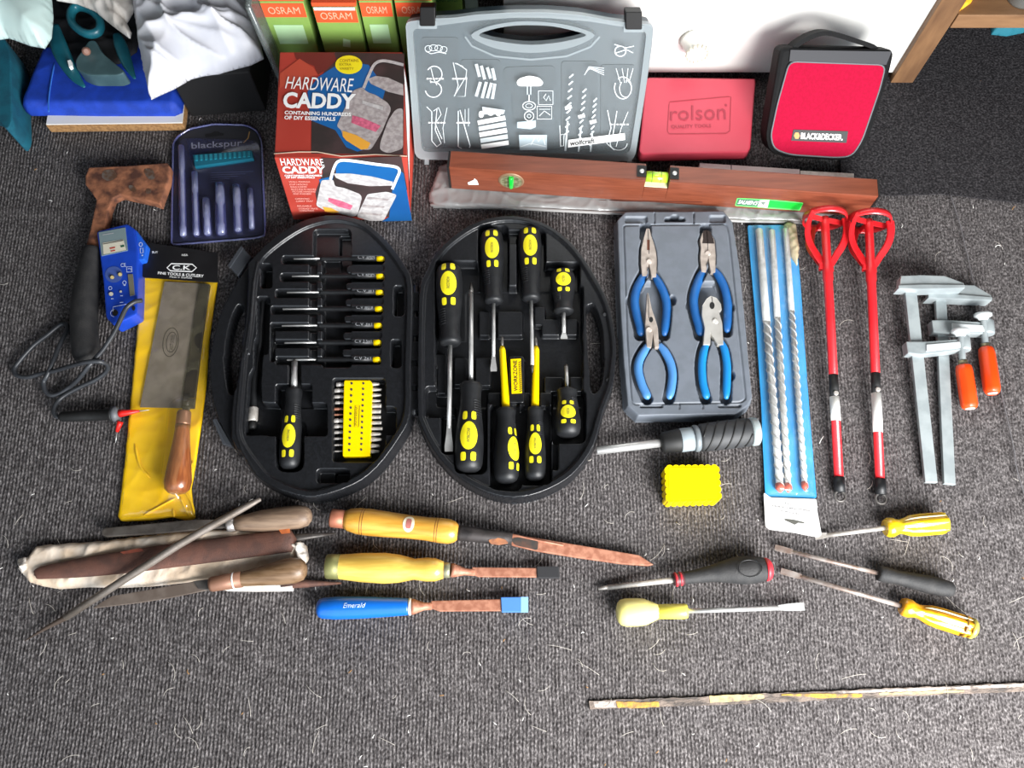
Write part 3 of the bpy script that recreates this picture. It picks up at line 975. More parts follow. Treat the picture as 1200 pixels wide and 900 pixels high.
# ------------------------------------------------------------------ fastener case leaning back
def make_assortment():
    th = math.radians(29)
    T = .046                                   # depth of the case
    d = ray(487, 187)
    z0 = T * math.sin(th) + .003
    k = (CAM_H - z0) / -d.z
    y0 = d.y * k
    pl = Plane((0, y0, z0), (0, -math.cos(th), math.sin(th)))
    n = pl.n
    o = pl.pt(616, 187)
    t = thing('fastener_case', 'clear lidded fastener case with an oval carry hole leaning behind the spirit level', 'case', (o.x, o.y + .04, 0))
    out = roundpoly([(475, 26), (500, 22), (530, 21), (560, 17), (600, 14.5), (640, 14.5), (680, 17.5), (715, 24), (740, 27), (766, 29), (764, 55), (756, 110), (745, 181), (740, 189), (620, 189), (492, 187), (486, 181), (481, 110)], 6, 3)
    hole = crom([(561, 41), (575, 35), (598, 30.5), (622, 29.5), (648, 31), (672, 36), (687, 41), (675, 45.5), (652, 50), (622, 52.5), (594, 50), (573, 46)], 3, True)
    m_base = mat('grey_case_plastic', '22323c', .45, col2='1f2e37', nscale=8)
    m_lid = film('frosted_lid_plastic', 'dfe9ea', .0, .945, .25)
    P_ = lambda loop, off: [pl.pt(x, y, off) for x, y in loop]
    bo = [((x - 620) * .985 + 620, (y - 105) * .985 + 105) for x, y in out]
    part('base_shell', prism(P_(bo, -.010), n * -(T - .012), [P_(crom([((x - 622) * 1.02 + 622, (y - 41) * 1.04 + 41) for x, y in hole[::3]], 3, True), -.010)]), m_base, t)
    m_dk = mat('dark_edge_plastic', '1a191c', .5, spec=.2)
    part('back_shell', prism(P_(out, -(T - .002)), n * -.006, [P_(hole, -(T - .002))]), m_dk, t)
    part('lid', prism(P_(out, 0), n * -.0015, [P_(hole, 0)]), m_lid, t)
    # frosted border rims: outer wall and ring around the carry hole
    m_rim = film('frosted_rim_plastic', 'aab3b6', .0, .55, .3)
    inn = roundpoly([(483, 34), (560, 24), (600, 21), (640, 21), (690, 25), (758, 36), (749, 110), (738, 180), (494, 178), (489, 110)], 8, 3)
    part('lid_rim', prism(P_(out, .0012), n * -.012, [P_(inn, .0012)]), m_rim, t)
    ho = crom([(552, 41), (572, 31), (598, 26), (622, 25), (650, 27), (676, 32), (697, 41), (680, 52), (655, 59), (622, 62), (590, 59), (565, 51)], 3, True)
    part('carry_ring', prism(P_(ho, .0026), n * -.014, [P_(hole, .0026)]), m_rim, t)
    part('carry_groove', stroke(pl, [(545, 43), (553, 54), (580, 66), (622, 70), (664, 66), (692, 55), (703, 43)], 2.2, .0016), m_rim, t)
    m_clip = mat('black_clip', '0d0c0c', .5, spec=.2)
    for x0, x1, y0_, y1 in ((492, 510, 8.5, 31), (733, 752.5, 14, 35)):
        part('clip', prism(P_(rect(x0, y0_, x1, y1, 2), .0045), n * -.02), m_clip, t, bevel=.0012)
        part('clip_seat', prism(P_(rect(x0 - 2, y0_ + 16, x1 + 2, y1 + 3), .0022), n * -.002), m_rim, t)
    for x in (500, 738):
        part('foot', prism(P_(rect(x - 2.5, 185, x + 2.5, 193), -.002), n * -.008), m_rim, t)
    # raised compartment shapes behind the lid
    m_in = mat('deep_grey_compartment', '1c2a33', .5)
    for loop in (roundpoly([(590, 79), (650, 77), (653, 98), (640, 110), (640, 150), (602, 150), (600, 110), (591, 98)], 6), rect(494, 44, 537, 172, 4), rect(540, 70, 586, 174, 4), rect(658, 72, 700, 176, 4), rect(704, 76, 744, 176, 4)):
        part('compartment', prism(P_(loop, -.0085), n * -.0016), m_in, t)
    # white print on the lid
    def st(pts, w=1.0, closed=False, m=mat('lid_print', 'd8dee0', .6)):
        part('printed_outline', stroke(pl, pts, w * .75, .0007, closed), m, t)
    def fl(pts, m=M_white, off=.0007):
        part('printed_shape', facepoly(pl, pts, off), m, t)
    g = lambda x, y: (480 + x * .15, 90 + y * .15)
    sp = lambda cx, cy, rx, ry, a0, a1, n=14: [(cx + rx * math.cos(a0 + (a1 - a0) * i / n), cy + ry * math.sin(a0 + (a1 - a0) * i / n)) for i in range(n + 1)]
    for cx, cy, r in ((502, 57, 4), (508, 56, 5), (514, 56.5, 4.5), (520, 58, 4)):          # coiled hook bundle
        st(ell(cx, cy, r, 3.6, 12), .8, True)
    st([(499, 60), (505, 63), (515, 61), (523, 63)], 1)
    st(sp(509, 87, 9, 9.5, -2.6, 2.2), 1.4); st(sp(508, 105, 9.5, 9, -2.0, 3.0), 1.4)       # two ring hooks
    st([(505, 80), (508, 92), (512, 100)], 1)
    st([(531, 73), (537, 100), (533, 112)], 1); st([(535, 74), (547, 82), (546, 90), (532, 113), (545, 113), (547, 90)], 1); st([(533, 74), (543, 78)], 1)
    st([(500, 125), (506, 131), (506, 165), (512, 172), (517, 168), (510, 152), (512, 128)], 1.1); st([(508, 130), (514, 126), (517, 134), (510, 145), (518, 163)], 1); st([(524, 126), (519, 150), (521, 168)], .8)
    st([(537, 130), (537, 172), (541, 174)], 1.1); st([(539, 129), (551, 171), (550, 173)], 1.3); st([(545, 128), (545, 145)], .7); st([(549, 127), (549, 148)], .7)
    for x0, y0_, x1 in ((500, 91.5, 521), (530, 91.5, 548), (502, 143, 523), (535, 143, 551), (715, 145, 738)):
        for k in range(6):
            xa = x0 + (x1 - x0) * k / 6
            fl([(xa, y0_), (xa + 2.4, y0_), (xa + 2.4, y0_ + 1.6), (xa, y0_ + 1.6)])
    def plug(x0, y0_, x1, y1, w, m=M_white):
        v = np.array((x1 - x0, y1 - y0_)); v = v / np.linalg.norm(v); q = np.array((-v[1], v[0])) * w / 2
        fl([tuple((x0, y0_) - q), tuple((x1, y1) - q), tuple((x1, y1) + q), tuple((x0, y0_) + q)], m)
    mpl = mat('soft_white_print', 'b4bcbf', .6)
    for x0, y0_, x1, y1 in ((558, 75, 562, 90), (564, 77, 568, 93), (571, 79, 575, 92), (577, 80, 580, 94), (558, 113, 563, 96), (565, 115, 570, 96), (571, 115, 576, 97), (577, 116, 580, 98)):
        plug(x0, y0_, x1, y1, 3.6, mpl)
    fl([(565, 125), (592, 129), (590, 134), (566, 134)], mpl)
    fl(ell(564, 134, 3, 4), M_white, .0009); fl(ell(575, 132, 4, 3.4), M_white, .0009); fl(ell(584, 133, 3, 3), M_white, .0009)
    for k, y_ in enumerate((142, 149, 156, 163, 170)):
        plug(560 + k, y_ + 2, 592 + k, y_ - 4 + k * .3, 5.2, mpl if k % 2 else M_white)
    # drill knob diagram
    fl(roundpoly([(605, 97), (608, 92), (620, 88.5), (632, 91), (637, 97), (634, 101), (608, 101)], 3))
    st([(618, 101), (618, 111)], 1); st([(622, 101), (622, 111)], 1); st([(620, 111), (620, 120)], 1.4)
    st(ell(620, 124, 7.5, 5, 20), 1.2, True); st(ell(620, 124, 4, 2.5, 14), .8, True); st(ell(620, 136, 5.5, 5.5, 20), 1.2, True); st(ell(620, 136, 2.2, 2.2, 10), .8, True)
    st([(620, 141), (620, 150)], 1.4)
    fl([(606, 143), (628, 141), (628, 149), (622, 151.5), (606, 150)], mat('faint_white_print', 'a9b8bf', .6), .0006)
    st(rect(631, 106.5, 648, 122.5), 1, True); st(rect(629.5, 124.5, 646.5, 139.5), 1, True)
    st([(640, 110), (637, 114), (640, 118), (643, 112), (645, 118)], 1); st([(632, 136), (638, 130), (645, 135)], 1); st([(632, 128), (645, 128)], .7)
    fl([(608, 158), (641, 158), (641, 176), (609, 176)], mat('faint_white_print', 'a9b8bf', .6), .0006)
    st(sp(614, 162, 4, 3, 3, 6.2), 1); st([(622, 170), (628, 159), (631, 166), (636, 159), (639, 170)], 1.6); st([(610, 172), (622, 168), (640, 172)], 1.4)
    # drill bits
    for x0, y0_, x1, y1, w in ((669.5, 89, 662.5, 177, 2.4), (685, 106, 678, 178, 2.2), (697.5, 117, 692, 178, 2.0)):
        zz = []
        ym = (y0_ * .45 + y1 * .55)
        N = 9
        for i in range(N):
            tt_ = i / (N - 1)
            yy = y0_ + (ym + 18 - y0_) * tt_
            xx = x0 + (x1 - x0) * (yy - y0_) / (y1 - y0_)
            st([(xx - w, yy + 2.2), (xx + w, yy - 2)], 2.2)
        xm = x0 + (x1 - x0) * .6
        yb = y0_ + (y1 - y0_) * .42
        plug(xm - 3, yb + 1, xm + 4.5, yb - 1, 4)
        plug(xm, y0_ + (y1 - y0_) * .6, x1, y1, w * .9, mpl)
    st([(656, 147), (657, 172)], 1); st([(657.5, 158), (661, 157), (660.5, 171), (656.5, 171)], 1)
    # hooks and ties on the right
    for k in range(4):
        st([(685 + k * 1.5, 88 - k * 2.5), (690 + k, 78 + k), (708, 80 + k * 2.6)], .8)
    st(ell(727, 60, 6.5, 6, 16), 1.6, True); st([(720, 52), (734, 56), (743, 54)], 1.2); st([(722, 62), (734, 58), (742, 62)], 1.2)
    st(sp(730, 103, 10, 13, -2.2, 3.6), 1.4); st(sp(733, 104, 7, 10, -1.5, 4), 1.1)
    for x0, x1 in ((722, 727), (729, 732), (736, 734), (742, 737)):
        st([(x0, 80), (x1, 97)], .9)
    st([(712, 129), (716, 150), (711, 168), (720, 176)], 1.2); st([(723, 130), (718, 160)], 1.2); st([(736, 131), (728, 150), (722, 172)], 1); st(sp(725, 168, 10, 8, 0, 3.4), 1)
    lab = [(666, 164), (732, 156), (732.5, 164), (665.5, 173)]
    part('label_strip', facepoly(pl, lab, .0011), M_white, t)
    part('lettering', letters('wolfcraft', [(668, 165.2), (697, 161.6), (697, 167.4), (667.6, 171)], lambda x, y: pl.pt(x, y, .0016), .025), M_ink, t)
make_assortment()

# ------------------------------------------------------------------ red tool case and zipped wallet
def make_red_case():
    zt = .036
    pl = Level(zt)
    t = thing('red_plastic_case', 'flat pinkish red plastic tool case lying before the white cabinet', 'case', P(818, 135, 0))
    m = mat('red_case_plastic', 'd0485a', .45, col2='ca4254', nscale=10, spec=.5)
    m2 = mat('dark_red_case_plastic', 'a82c3c', .5)
    o = roundpoly([(757, 91), (884, 92.5), (885, 96), (879, 174), (875, 178), (752, 180.5), (749, 176)], 5)
    part('lid', prism([pl.pt(x, y) for x, y in o], (0, 0, -.017)), m, t, bevel=.0028)
    o2 = [((x - 818) * 1.012 + 818, (y - 135) * 1.02 + 135) for x, y in o]
    part('base', prism([P(x, y, zt - .018) for x, y in o2], (0, 0, -(zt - .0185))), m2, t, bevel=.002)
    f = lambda x, y: (740 + x * .26667, y * .26667)
    logo = [f(165, 462), f(168, 448), f(425, 424), f(437, 426), f(432, 575), f(415, 586), f(165, 588), f(158, 575)]
    part('panel_outline', stroke(pl, logo, 1.0, .0004, True), m2, t)
    mm = mat('embossed_red', 'a83244', .5)
    part('lettering', letters('rolson', [f(170, 470), f(415, 455), f(415, 525), f(170, 530)], lambda x, y: pl.pt(x, y, .0008)), mm, t)
    part('lettering', letters('QUALITY TOOLS', [f(175, 550), f(350, 545), f(350, 562), f(175, 567)], lambda x, y: pl.pt(x, y, .0008), .01), mm, t)
    part('registered_mark', facepoly(pl, ell(*f(415, 462), 1.6, 1.4, 12), .0006), mm, t)
make_red_case()

def make_wallet():
    th = math.radians(42)
    T = .036
    d = ray(955, 187)
    z0 = T * math.sin(th) + .0035
    k = (CAM_H - z0) / -d.z
    pl = Plane((0, d.y * k, z0), (0, -math.cos(th), math.sin(th)))
    n = pl.n
    o = pl.pt(960, 150)
    t = thing('zipped_tool_wallet', 'bright red and black zipped tool wallet leaning on the white cabinet', 'wallet', (o.x, o.y, 0))
    P_ = lambda loop, off: [pl.pt(x, y, off) for x, y in loop]
    out = roundpoly([(915, 55), (1049, 58), (1043, 85), (1031, 125), (1018, 165), (1005, 184), (985, 188), (920, 185), (901, 178), (897, 160), (903, 125)], 9, 4)
    m_bk = mat('black_nylon', '070708', .7, col2='0c0c0d', spec=.2, nscale=200, bump=.2, bscale=900)
    m_pk = mat('crimson_nylon', 'a40330', .8, col2='9c032c', nscale=300, bump=.15, bscale=1200, spec=.15)
    m_gy = mat('grey_nylon', '303034', .55, spec=.3)
    m_zip = mat('grey_piping', '55575c', .4)
    part('body', prism(P_(out, 0), n * -T), m_bk, t, bevel=.005)
    pan = roundpoly([(925, 72), (1038, 76), (1031, 104), (1010, 165), (998, 183), (980, 184.5), (925, 181), (907, 174), (903, 160), (911, 122)], 9, 4)
    part('front_panel', prism(P_(pan, .0022), n * -.003), m_pk, t, bevel=.001)
    part('top_band', prism(P_([(926.5, 58.5), (1045, 60.5), (1038.5, 76), (925, 72)], .0020), n * -.003), m_gy, t)
    part('piping', tube(P_(pan + pan[:1], .0014), .0014, 6, caps=False), m_zip, t)
    zo = [((x - 968) * 1.03 + 968, (y - 122) * 1.02 + 122) for x, y in pan]
    part('zip', tube(P_([(q[0], q[1]) for q in zo + zo[:1]], -.002), .0024, 8, caps=False), m_bk, t)
    hp = crom([(926, 57, -.016), (934, 50, -.014), (948, 42, -.012), (962, 38, -.012), (978, 40, -.012), (1000, 47, -.014), (1018, 53, -.016), (1024, 58, -.018)], 5)
    part('carry_handle', ribbon([pl.pt(x, y, q) for x, y, q in hp], n, .024, .006), m_bk, t)
    f = lambda x, y: (740 + x * .26667, y * .26667)
    part('badge', prism(P_([f(712, 570), f(952, 577), f(945, 628), f(702, 618)], .0030), n * -.0012), M_ink, t)
    part('badge_emblem', facepoly(pl, [f(*p) for p in ell(727, 596, 13, 16, 6)], .0035), mat('orange_print', 'e8842a', .5), t)
    part('lettering', letters('BLACK&DECKER.', [f(746, 583), f(930, 590), f(928, 617), f(744, 611)], lambda x, y: pl.pt(x, y, .0036), .03), M_white, t)
make_wallet()

# ------------------------------------------------------------------ spirit level, its plastic sleeve and the bar behind
def make_level():
    zb = .010
    fl, fr = P(529, 221, zb), P(1012, 254, zb)
    zt = .062
    d = (fr - fl).normalized()
    nrm = Vector((d.y, -d.x, 0))
    fp = Plane(fl, nrm)
    tp = Level(zt)
    t = thing('spirit_level', 'long reddish brown wooden spirit level lying across the clear plastic sleeve', 'level', ((fl.x + fr.x) / 2, (fl.y + fr.y) / 2, zb))
    m = mat('mahogany', '83452f', .42, col2='6b3522', nscale=16, stretch=(1.2, 14, 14), lo=.3, hi=.7, coat=.25)
    back = nrm * -.027
    L = (fr - fl).length
    at = lambda s, z, b=0: fl + d * s + Vector((0, 0, z - zb)) + nrm * -b
    # central window: body is three blocks around the notch
    def s_of(px_, py_):
        q = tp.pt(px_, py_)
        return (q - fl).dot(d)
    s0, s1 = s_of(757, 205), s_of(785, 207)
    def block(a, b, z0, z1, b0=0, b1=.027):
        return prism([at(a, z0, b0), at(b, z0, b0), at(b, z1, b0), at(a, z1, b0)], nrm * -(b1 - b0))
    body = MB()
    body.join(block(0, s0, zb, zt)); body.join(block(s1, L, zb, zt)); body.join(block(s0, s1, zb, zt - .018))
    part('body', body, m, t, bevel=.0012)
    part('end_cap', block(L + .0002, L + .003, zb + .001, zt - .001), M_ink, t)
    part('end_cap', block(-.003, -.0002, zb + .001, zt - .001), M_ink, t)
    # vial in the window
    mv = mat('green_vial_liquid', 'b6e33c', .12, col2='9fd22a', nscale=40, coat=.6)
    part('vial', lathe(at(s0 + .001, zt - .010, .0135), at(s1 - .001, zt - .010, .0135), [(0, .0060), (.02, .0075), (.98, .0075), (1, .0060)], 18), mv, t)
    part('vial_bubble', lathe(at(s0 + .010, zt - .0052, .0125), at(s0 + .020, zt - .0052, .0125), [(0, .0005), (.2, .0026), (.8, .0026), (1, .0005)], 12), mat('pale_bubble', 'e6f7b0', .1), t)
    for s in (s0 + .009, s0 + .021):
        part('vial_line', lathe(at(s, zt - .010, .0135), at(s + .0007, zt - .010, .0135), [(0, .0077), (1, .0077)], 18), M_ink, t)
    part('vial_backing', block(s0 + .0005, s1 - .0005, zt - .0175, zt - .0165, .002, .025), mat('cream_backing', 'efe9c4', .5), t)
    for a, b in ((s0 - .012, s0), (s1, s1 + .012)):
        pl_ = part('vial_bracket', prism([at(a, zt + .0002, .005), at(b, zt + .0002, .005), at(b, zt + .0002, .022), at(a, zt + .0002, .022)], (0, 0, .0016)), M_ink, t)
        c = at((a + b) / 2, zt + .0018, .0135)
        part('screw', lathe(c, c + Vector((0, 0, .0012)), [(0, .0033), (.6, .0033), (1, .0022)], 14), M_steel, pl_)
    # round plumb vial
    c = fp.pt(599, 212)
    part('vial_ring', lathe(c + nrm * -.002, c + nrm * .0012, [(0, .0185), (.5, .0185), (1, .0165)], 30), mat('brass_ring', '8a6f55', .5, .3), t)
    part('vial_plate', lathe(c, c + nrm * .0016, [(0, .0150), (1, .0150)], 30), mat('olive_plate', '9a9878', .4, .4, col2='6a6a4a', nscale=200), t)
    e = Vector((0, 0, 1))
    part('plumb_vial', lathe(c + nrm * .0026 - e * .013, c + nrm * .0026 + e * .013, [(0, .0025), (.1, .0036), (.9, .0036), (1, .0025)], 14), mat('bright_green_vial', '19c23c', .15, coat=.5), t)
    # maker's stickers
    g = lambda x, y: (850 + x / 12, 225 + y / 12)
    mgr, mdg = mat('bright_green_label', '16d83c', .45), mat('bottle_green_label', '3d6a50', .45)
    lab = roundpoly([g(165, 85), g(620, 105), g(1100, 150), g(1050, 262), g(590, 230), g(135, 195)], 1.5)
    part('label', facepoly(fp, lab, .0005), mat('lime_border_label', '6ae070', .45), t)
    part('label_panel', facepoly(fp, [g(630, 120), g(1090, 165), g(1040, 245), g(600, 215)], .0008), mgr, t)
    part('label_panel', facepoly(fp, [g(180, 98), g(485, 118), g(450, 200), g(150, 185)], .0008), mdg, t)
    part('label_panel', facepoly(fp, [g(485, 118), g(618, 112), g(590, 222), g(450, 205)], .0009), M_white, t)
    part('label_mark', facepoly(fp, [g(490, 135), g(595, 145), g(560, 155), g(530, 190), g(510, 160)], .0012), mat('grey_green_print', '6f7d72', .5), t)
    part('lettering', letters("SALMEN'S", [g(195, 110), g(470, 130), g(440, 185), g(172, 165)], lambda x, y: fp.pt(x, y, .0013), .02, .15), M_white, t)
    part('white_chip', facepoly(fp, [(548, 214), (555, 211), (556, 209), (559, 211.5), (561, 216.5), (549, 216.5)], .0005), M_white, t)
    part('groove', stroke(fp, [(560, 232), (700, 235), (823, 237)], 1.2, .0004), mat('dark_mahogany', '5e2d20', .5), t)
make_level()
sl = thing('plastic_sleeve', 'crumpled clear grey plastic sleeve lying under the spirit level', 'sleeve', P(700, 245, 0))
m_sl = film('grey_sleeve_film', 'a9a8a6', .08, .30, .3)
part('sleeve_film', pillow([(503, 236), (503, 228), (515, 196), (530, 190), (545, 200), (700, 205), (860, 215), (1000, 232), (1000, 244), (941, 262), (870, 260), (745, 251), (620, 246), (508, 243)], .0012, .007, .006, .0025, .0016, 60, 21), m_sl, sl)
part('folded_edge', tube([P(x, y, .0035) for x, y in ((505, 240), (560, 241), (640, 246), (745, 251), (870, 259), (940, 260))], .0026, 6), mat('grey_fold', '9a9896', .5), sl)
rb = thing('thin_metal_bar', 'thin metal bar with a pale label lying behind the spirit level', 'bar', P(910, 205, 0))
part('bar', slab([(938, 199.5), (1001, 203), (1001, 214), (938, 212)], .020, .0005), M_satin, rb, bevel=.001)
part('pale_label', slab([(820, 191), (937, 198.5), (937, 212), (820, 208)], .021, .0005), mat('pinkish_white_label', 'd6c4c2', .6), rb)
part('label_line', slab([(856.5, 193.4), (857.5, 193.4), (857.5, 206), (856.5, 206)], .0214, .020), M_dkink, rb)

# ------------------------------------------------------------------ black tool case, opened flat, and its tools
def c1(x, y): return (240 + x / 4.615, 240 + y / 4.615)
def c2(x, y): return (240 + x / 4.615, 400 + y / 4.615)
def c3(x, y): return (470 + x / 4.615, 240 + y / 4.615)
def c4(x, y): return (470 + x / 4.615, 400 + y / 4.615)
ZR, ZI, ZD = .030, .0255, .005            # rim, insert top, recess floor

def make_case():
    t = thing('tool_case', 'open black oval moulded tool case lying flat on the carpet', 'case', P(484, 420, 0))
    # left half
    body = [c1(700, 55), c1(820, 75), c1(900, 118), c1(1000, 215), c1(1080, 325), c1(1122, 440), c2(1112, 100), c2(1108, 390), c2(1050, 520), c2(930, 680), c2(800, 775), c2(600, 838),
            c2(450, 815), c2(330, 760), c2(255, 700), c2(190, 590), c2(150, 570), c2(60, 400), c2(25, 250), c2(15, 60), c1(22, 800), c1(50, 650), c1(100, 520), c1(180, 385), c1(250, 300), c1(350, 200), c1(470, 115), c1(580, 70)]
    out = crom(body, 3, True)
    inner = crom([c1(700, 85), c1(800, 100), c1(880, 140), c1(975, 235), c1(1050, 340), c1(1090, 445), c2(1080, 100), c2(1075, 380), c2(1020, 510), c2(905, 660), c2(780, 745), c2(600, 805),
                  c2(470, 785), c2(350, 725), c2(290, 660), c2(225, 570), c2(195, 500), c2(195, 400), c2(225, 60), c1(235, 800), c1(262, 600), c1(275, 420), c1(300, 310), c1(370, 235), c1(490, 150), c1(590, 105)], 3, True)
    flange_side = crom([c1(262, 300), c1(240, 400), c1(228, 600), c1(200, 830), c2(185, 60), c2(155, 400), c2(150, 500), c2(175, 570)], 4)
    ops = [('set', inner, ZI, .0025)]
    # handle flange sits lower than the rim
    fl = [c1(230, 250), c1(232, 420), c1(222, 600), c1(188, 830), c2(175, 60), c2(142, 400), c2(140, 520), c2(185, 610), c2(-40, 620), c2(-60, 0), c1(-40, 500), c1(120, 300)]
    ops.append(('cut', fl, .0225, .0025))
    ops.append(('setline', [c1(285, 310), c1(262, 420), c1(248, 600), c1(212, 830), c2(205, 60), c2(172, 400), c2(172, 500), c2(200, 590), c2(280, 720), c2(430, 815)], .031, .0016, .0012))
    rr = lambda a, b, r=3: roundpoly([a, (b[0], a[1]), b, (a[0], b[1])], r)
    # row grooves with the cross trough
    ops.append(('cut', rr(c1(585, 125), c1(785, 285), 6), .014))
    ops.append(('cut', rr(c1(720, 140), c1(785, 330), 3), .006))
    ops.append(('cut', rr(c1(632, 270), c1(785, 870), 3), .010))
    ops.append(('cut', rr(c1(560, 300), c1(600, 850), 2), .019))
    for k in range(7):
        y = ROWS[k]
        x0 = XL[k] - 14
        ops.append(('cut', rr((x0, y - 4.5), (XC[k] + 8, y + 4.5), 3), .013, .0014))
        if k < 6:
            ops.append(('set', rr((XC[k] - 37 - k * .3, y + 5.5), (XC[k] + 8, ROWS[k + 1] - 5.5), 4), ZI - .002, .0018))
    ops.append(('cut', rr(c1(300, 312), c1(356, 440), 3), ZD))
    ch = [c1(280, 490), c1(345, 490), c1(335, 800), c2(305, 60), c2(295, 230), c2(300, 325), c2(395, 330), c2(395, 500), c2(215, 500), c2(215, 470), c2(235, 180), c2(262, 130), c2(262, 0), c1(280, 700)]
    ops.append(('cut', roundpoly(ch, 3), .006))
    ops.append(('cut', rr(c2(380, 228), c2(572, 335), 3), .006))
    ops.append(('cut', rr(c2(330, 330), c2(655, 505), 4), .008))
    ops.append(('cut', rr(c2(382, 400), c2(528, 698), 12), ZD))
    ops.append(('cut', rr(c2(450, 90), c2(512, 250), 3), .012))
    ops.append(('cut', roundpoly([c2(690, 195), c2(972, 195), c2(972, 560), c2(925, 645), c2(690, 645)], 4), .008))
    ops.append(('cut', rr(c2(900, 350), c2(1030, 500), 4), .008))
    ops.append(('cut', rr(c2(602, 688), c2(778, 760), 5), .012))
    ops.append(('cut', rr(c2(690, 692), c2(775, 757), 4), .006))
    ops.append(('cut', rr(c1(1022, 430), c1(1072, 592), 4), .006))
    ops.append(('cut', rr(c1(1006, 722), c1(1058, 872), 4), .006))
    ops.append(('cut', rr(c1(352, 660), c1(372, 840), 2), .018))
    hole = crom([c1(165, 532), c1(132, 600), c1(104, 720), c1(93, 840), c2(92, 60), c2(100, 170), c2(118, 262), c2(145, 278), c2(170, 245), c2(190, 120), c1(200, 800), c1(205, 640), c1(203, 548), c1(190, 527)], 3, True)
    part('left_shell', moulding(out, ZR, ops, [hole], zref=ZR), M_black, t, fix=False)
    # right half
    body = [c3(560, 58), c3(700, 72), c3(830, 128), c3(950, 236), c3(1050, 385), c3(1122, 528), c3(1155, 680), c3(1162, 800), c4(1158, 110), c4(1142, 240), c4(1092, 378), c4(1042, 558), c4(955, 690),
            c4(850, 772), c4(700, 832), c4(560, 838), c4(420, 795), c4(280, 705), c4(170, 575), c4(105, 440), c4(92, 380), c4(90, 200), c3(95, 600), c3(104, 440), c3(130, 375), c3(200, 246), c3(300, 155), c3(420, 88)]
    out = crom(body, 3, True)
    inner = crom([c3(560, 84), c3(690, 96), c3(815, 150), c3(930, 255), c3(1025, 400), c3(1095, 535), c3(1130, 685), c3(1138, 800), c4(1132, 105), c4(1116, 232), c4(1066, 370), c4(1012, 545), c4(930, 668),
                  c4(835, 742), c4(695, 800), c4(560, 806), c4(430, 765), c4(300, 680), c4(195, 555), c4(132, 430), c4(120, 375), c4(118, 200), c3(122, 600), c3(132, 450), c3(155, 390), c3(222, 265), c3(318, 178), c3(430, 113)], 3, True)
    ops = [('set', inner, ZI, .0025)]
    D = lambda a, b, r=4, z=ZD: ops.append(('cut', rr(a, b, r), z))
    B = lambda a, b, z=.014: ops.append(('add', rr(a, b, 2), z, .0016))
    D(c3(185, 295), c3(420, 800), 7); D(c3(418, 105), c3(582, 550), 9); D(c3(560, 128), c3(660, 200), 4, .016); D(c3(628, 125), c3(782, 540), 9); D(c3(770, 302), c3(968, 600), 7)
    D(c3(345, 430), c3(985, 900), 4, .004)
    D(c3(185, 700), c4(985, 330), 4, .004)
    D(c4(130, 238), c4(300, 405), 6, .010); D(c4(215, 380), c4(305, 605), 6); D(c4(288, 225), c4(462, 712), 10); D(c4(482, 330), c4(652, 800), 9); D(c4(640, 330), c4(815, 772), 9); D(c4(815, 250), c4(1000, 545), 9)
    D(c4(820, 530), c4(850, 690), 3, .014)
    for a, b in ((c3(418, 546), c3(480, 682)), (c3(520, 546), c3(660, 682)), (c3(722, 520), c3(782, 625)), (c3(762, 588), c3(862, 680)), (c3(895, 588), c3(960, 680)), (c4(188, 50), c4(240, 262)), (c4(282, 62), c4(352, 215)), (c4(398, 62), c4(485, 220)),
                 (c4(465, 252), c4(538, 330)), (c4(578, 252), c4(700, 330)), (c4(750, 252), c4(820, 332)), (c4(775, 165), c4(880, 252)), (c4(915, 165), c4(985, 252)), (c3(185, 780), c3(240, 860))):
        B(a, b)
    ops.append(('add', rr(c4(580, 62), c4(668, 320), 3), .020, .0016))
    hole = crom([c3(1002, 548), c3(1020, 530), c3(1045, 532), c3(1078, 610), c3(1095, 700), c3(1100, 830), c4(1104, 60), c4(1098, 150), c4(1085, 225), c4(1055, 272), c4(1030, 258), c4(1020, 150), c3(1010, 760), c3(1004, 640)], 3, True)
    part('right_shell', moulding(out, ZR, ops, [hole], zref=ZR), M_black, t, fix=False)
    for x, y in (c3(1100, 593), c4(1118, 210)):
        part('stud', lathe(P(x, y, ZI), P(x, y, ZI + .002), [(0, .0028), (.6, .0028), (1, .002)], 12), M_rubber, t)
    # hinge strip and latches
    hg = MB()
    hg.join(tube([P(486.5, 336, .014), P(485.5, 486, .014)], .0055, 10))
    part('hinge', hg, M_black, t)
    for k in range(5):
        y0 = 342 + k * 29
        part('hinge_knuckle', slab(rect(481.5, y0, 491, y0 + 22, 1.5), .0215, .016), M_black, t, bevel=.001)
    m_l = mat('grey_latch', '3a3d42', .45)
    la = part('latch', slab([c1(195, 222), c1(252, 280), c1(178, 385), c1(124, 328)], .021, .012), m_l, t, bevel=.0012)
    part('latch_lip', slab([c1(195, 222), c1(206, 232), c1(134, 340), c1(124, 328)], .024, .0212), m_l, la)
    lb = part('latch', slab([c2(42, 425), c2(62, 415), c2(152, 572), c2(98, 556)], .021, .010), m_l, t, bevel=.0012)
    part('latch_lip', slab([c2(42, 425), c2(54, 420), c2(110, 552), c2(98, 556)], .024, .0212), m_l, lb)
    # brand plate
    h = lambda x, y: (590 + x / 12.85, 405 + y / 12.85)
    pl = Level(.0215)
    pp = part('name_plate', slab([h(108, 205), h(262, 195), h(280, 710), h(125, 718)], .0215, .0195), M_yellow, t)
    lf = lambda x, y: pl.pt(x, y, .0004)
    part('lettering', letters('WORKZONE', [h(158, 688), h(143, 225), h(205, 222), h(218, 685)], lf, .01), M_ink, pp)
    for k in range(15):
        y = 235 + k * 31
        x = 225 + k * 1.1
        part('stripe', facepoly(pl, [h(x, y + 22), h(x + 36, y), h(x + 37, y + 12), h(x, y + 34)], .0004), M_ink, pp)
    return t

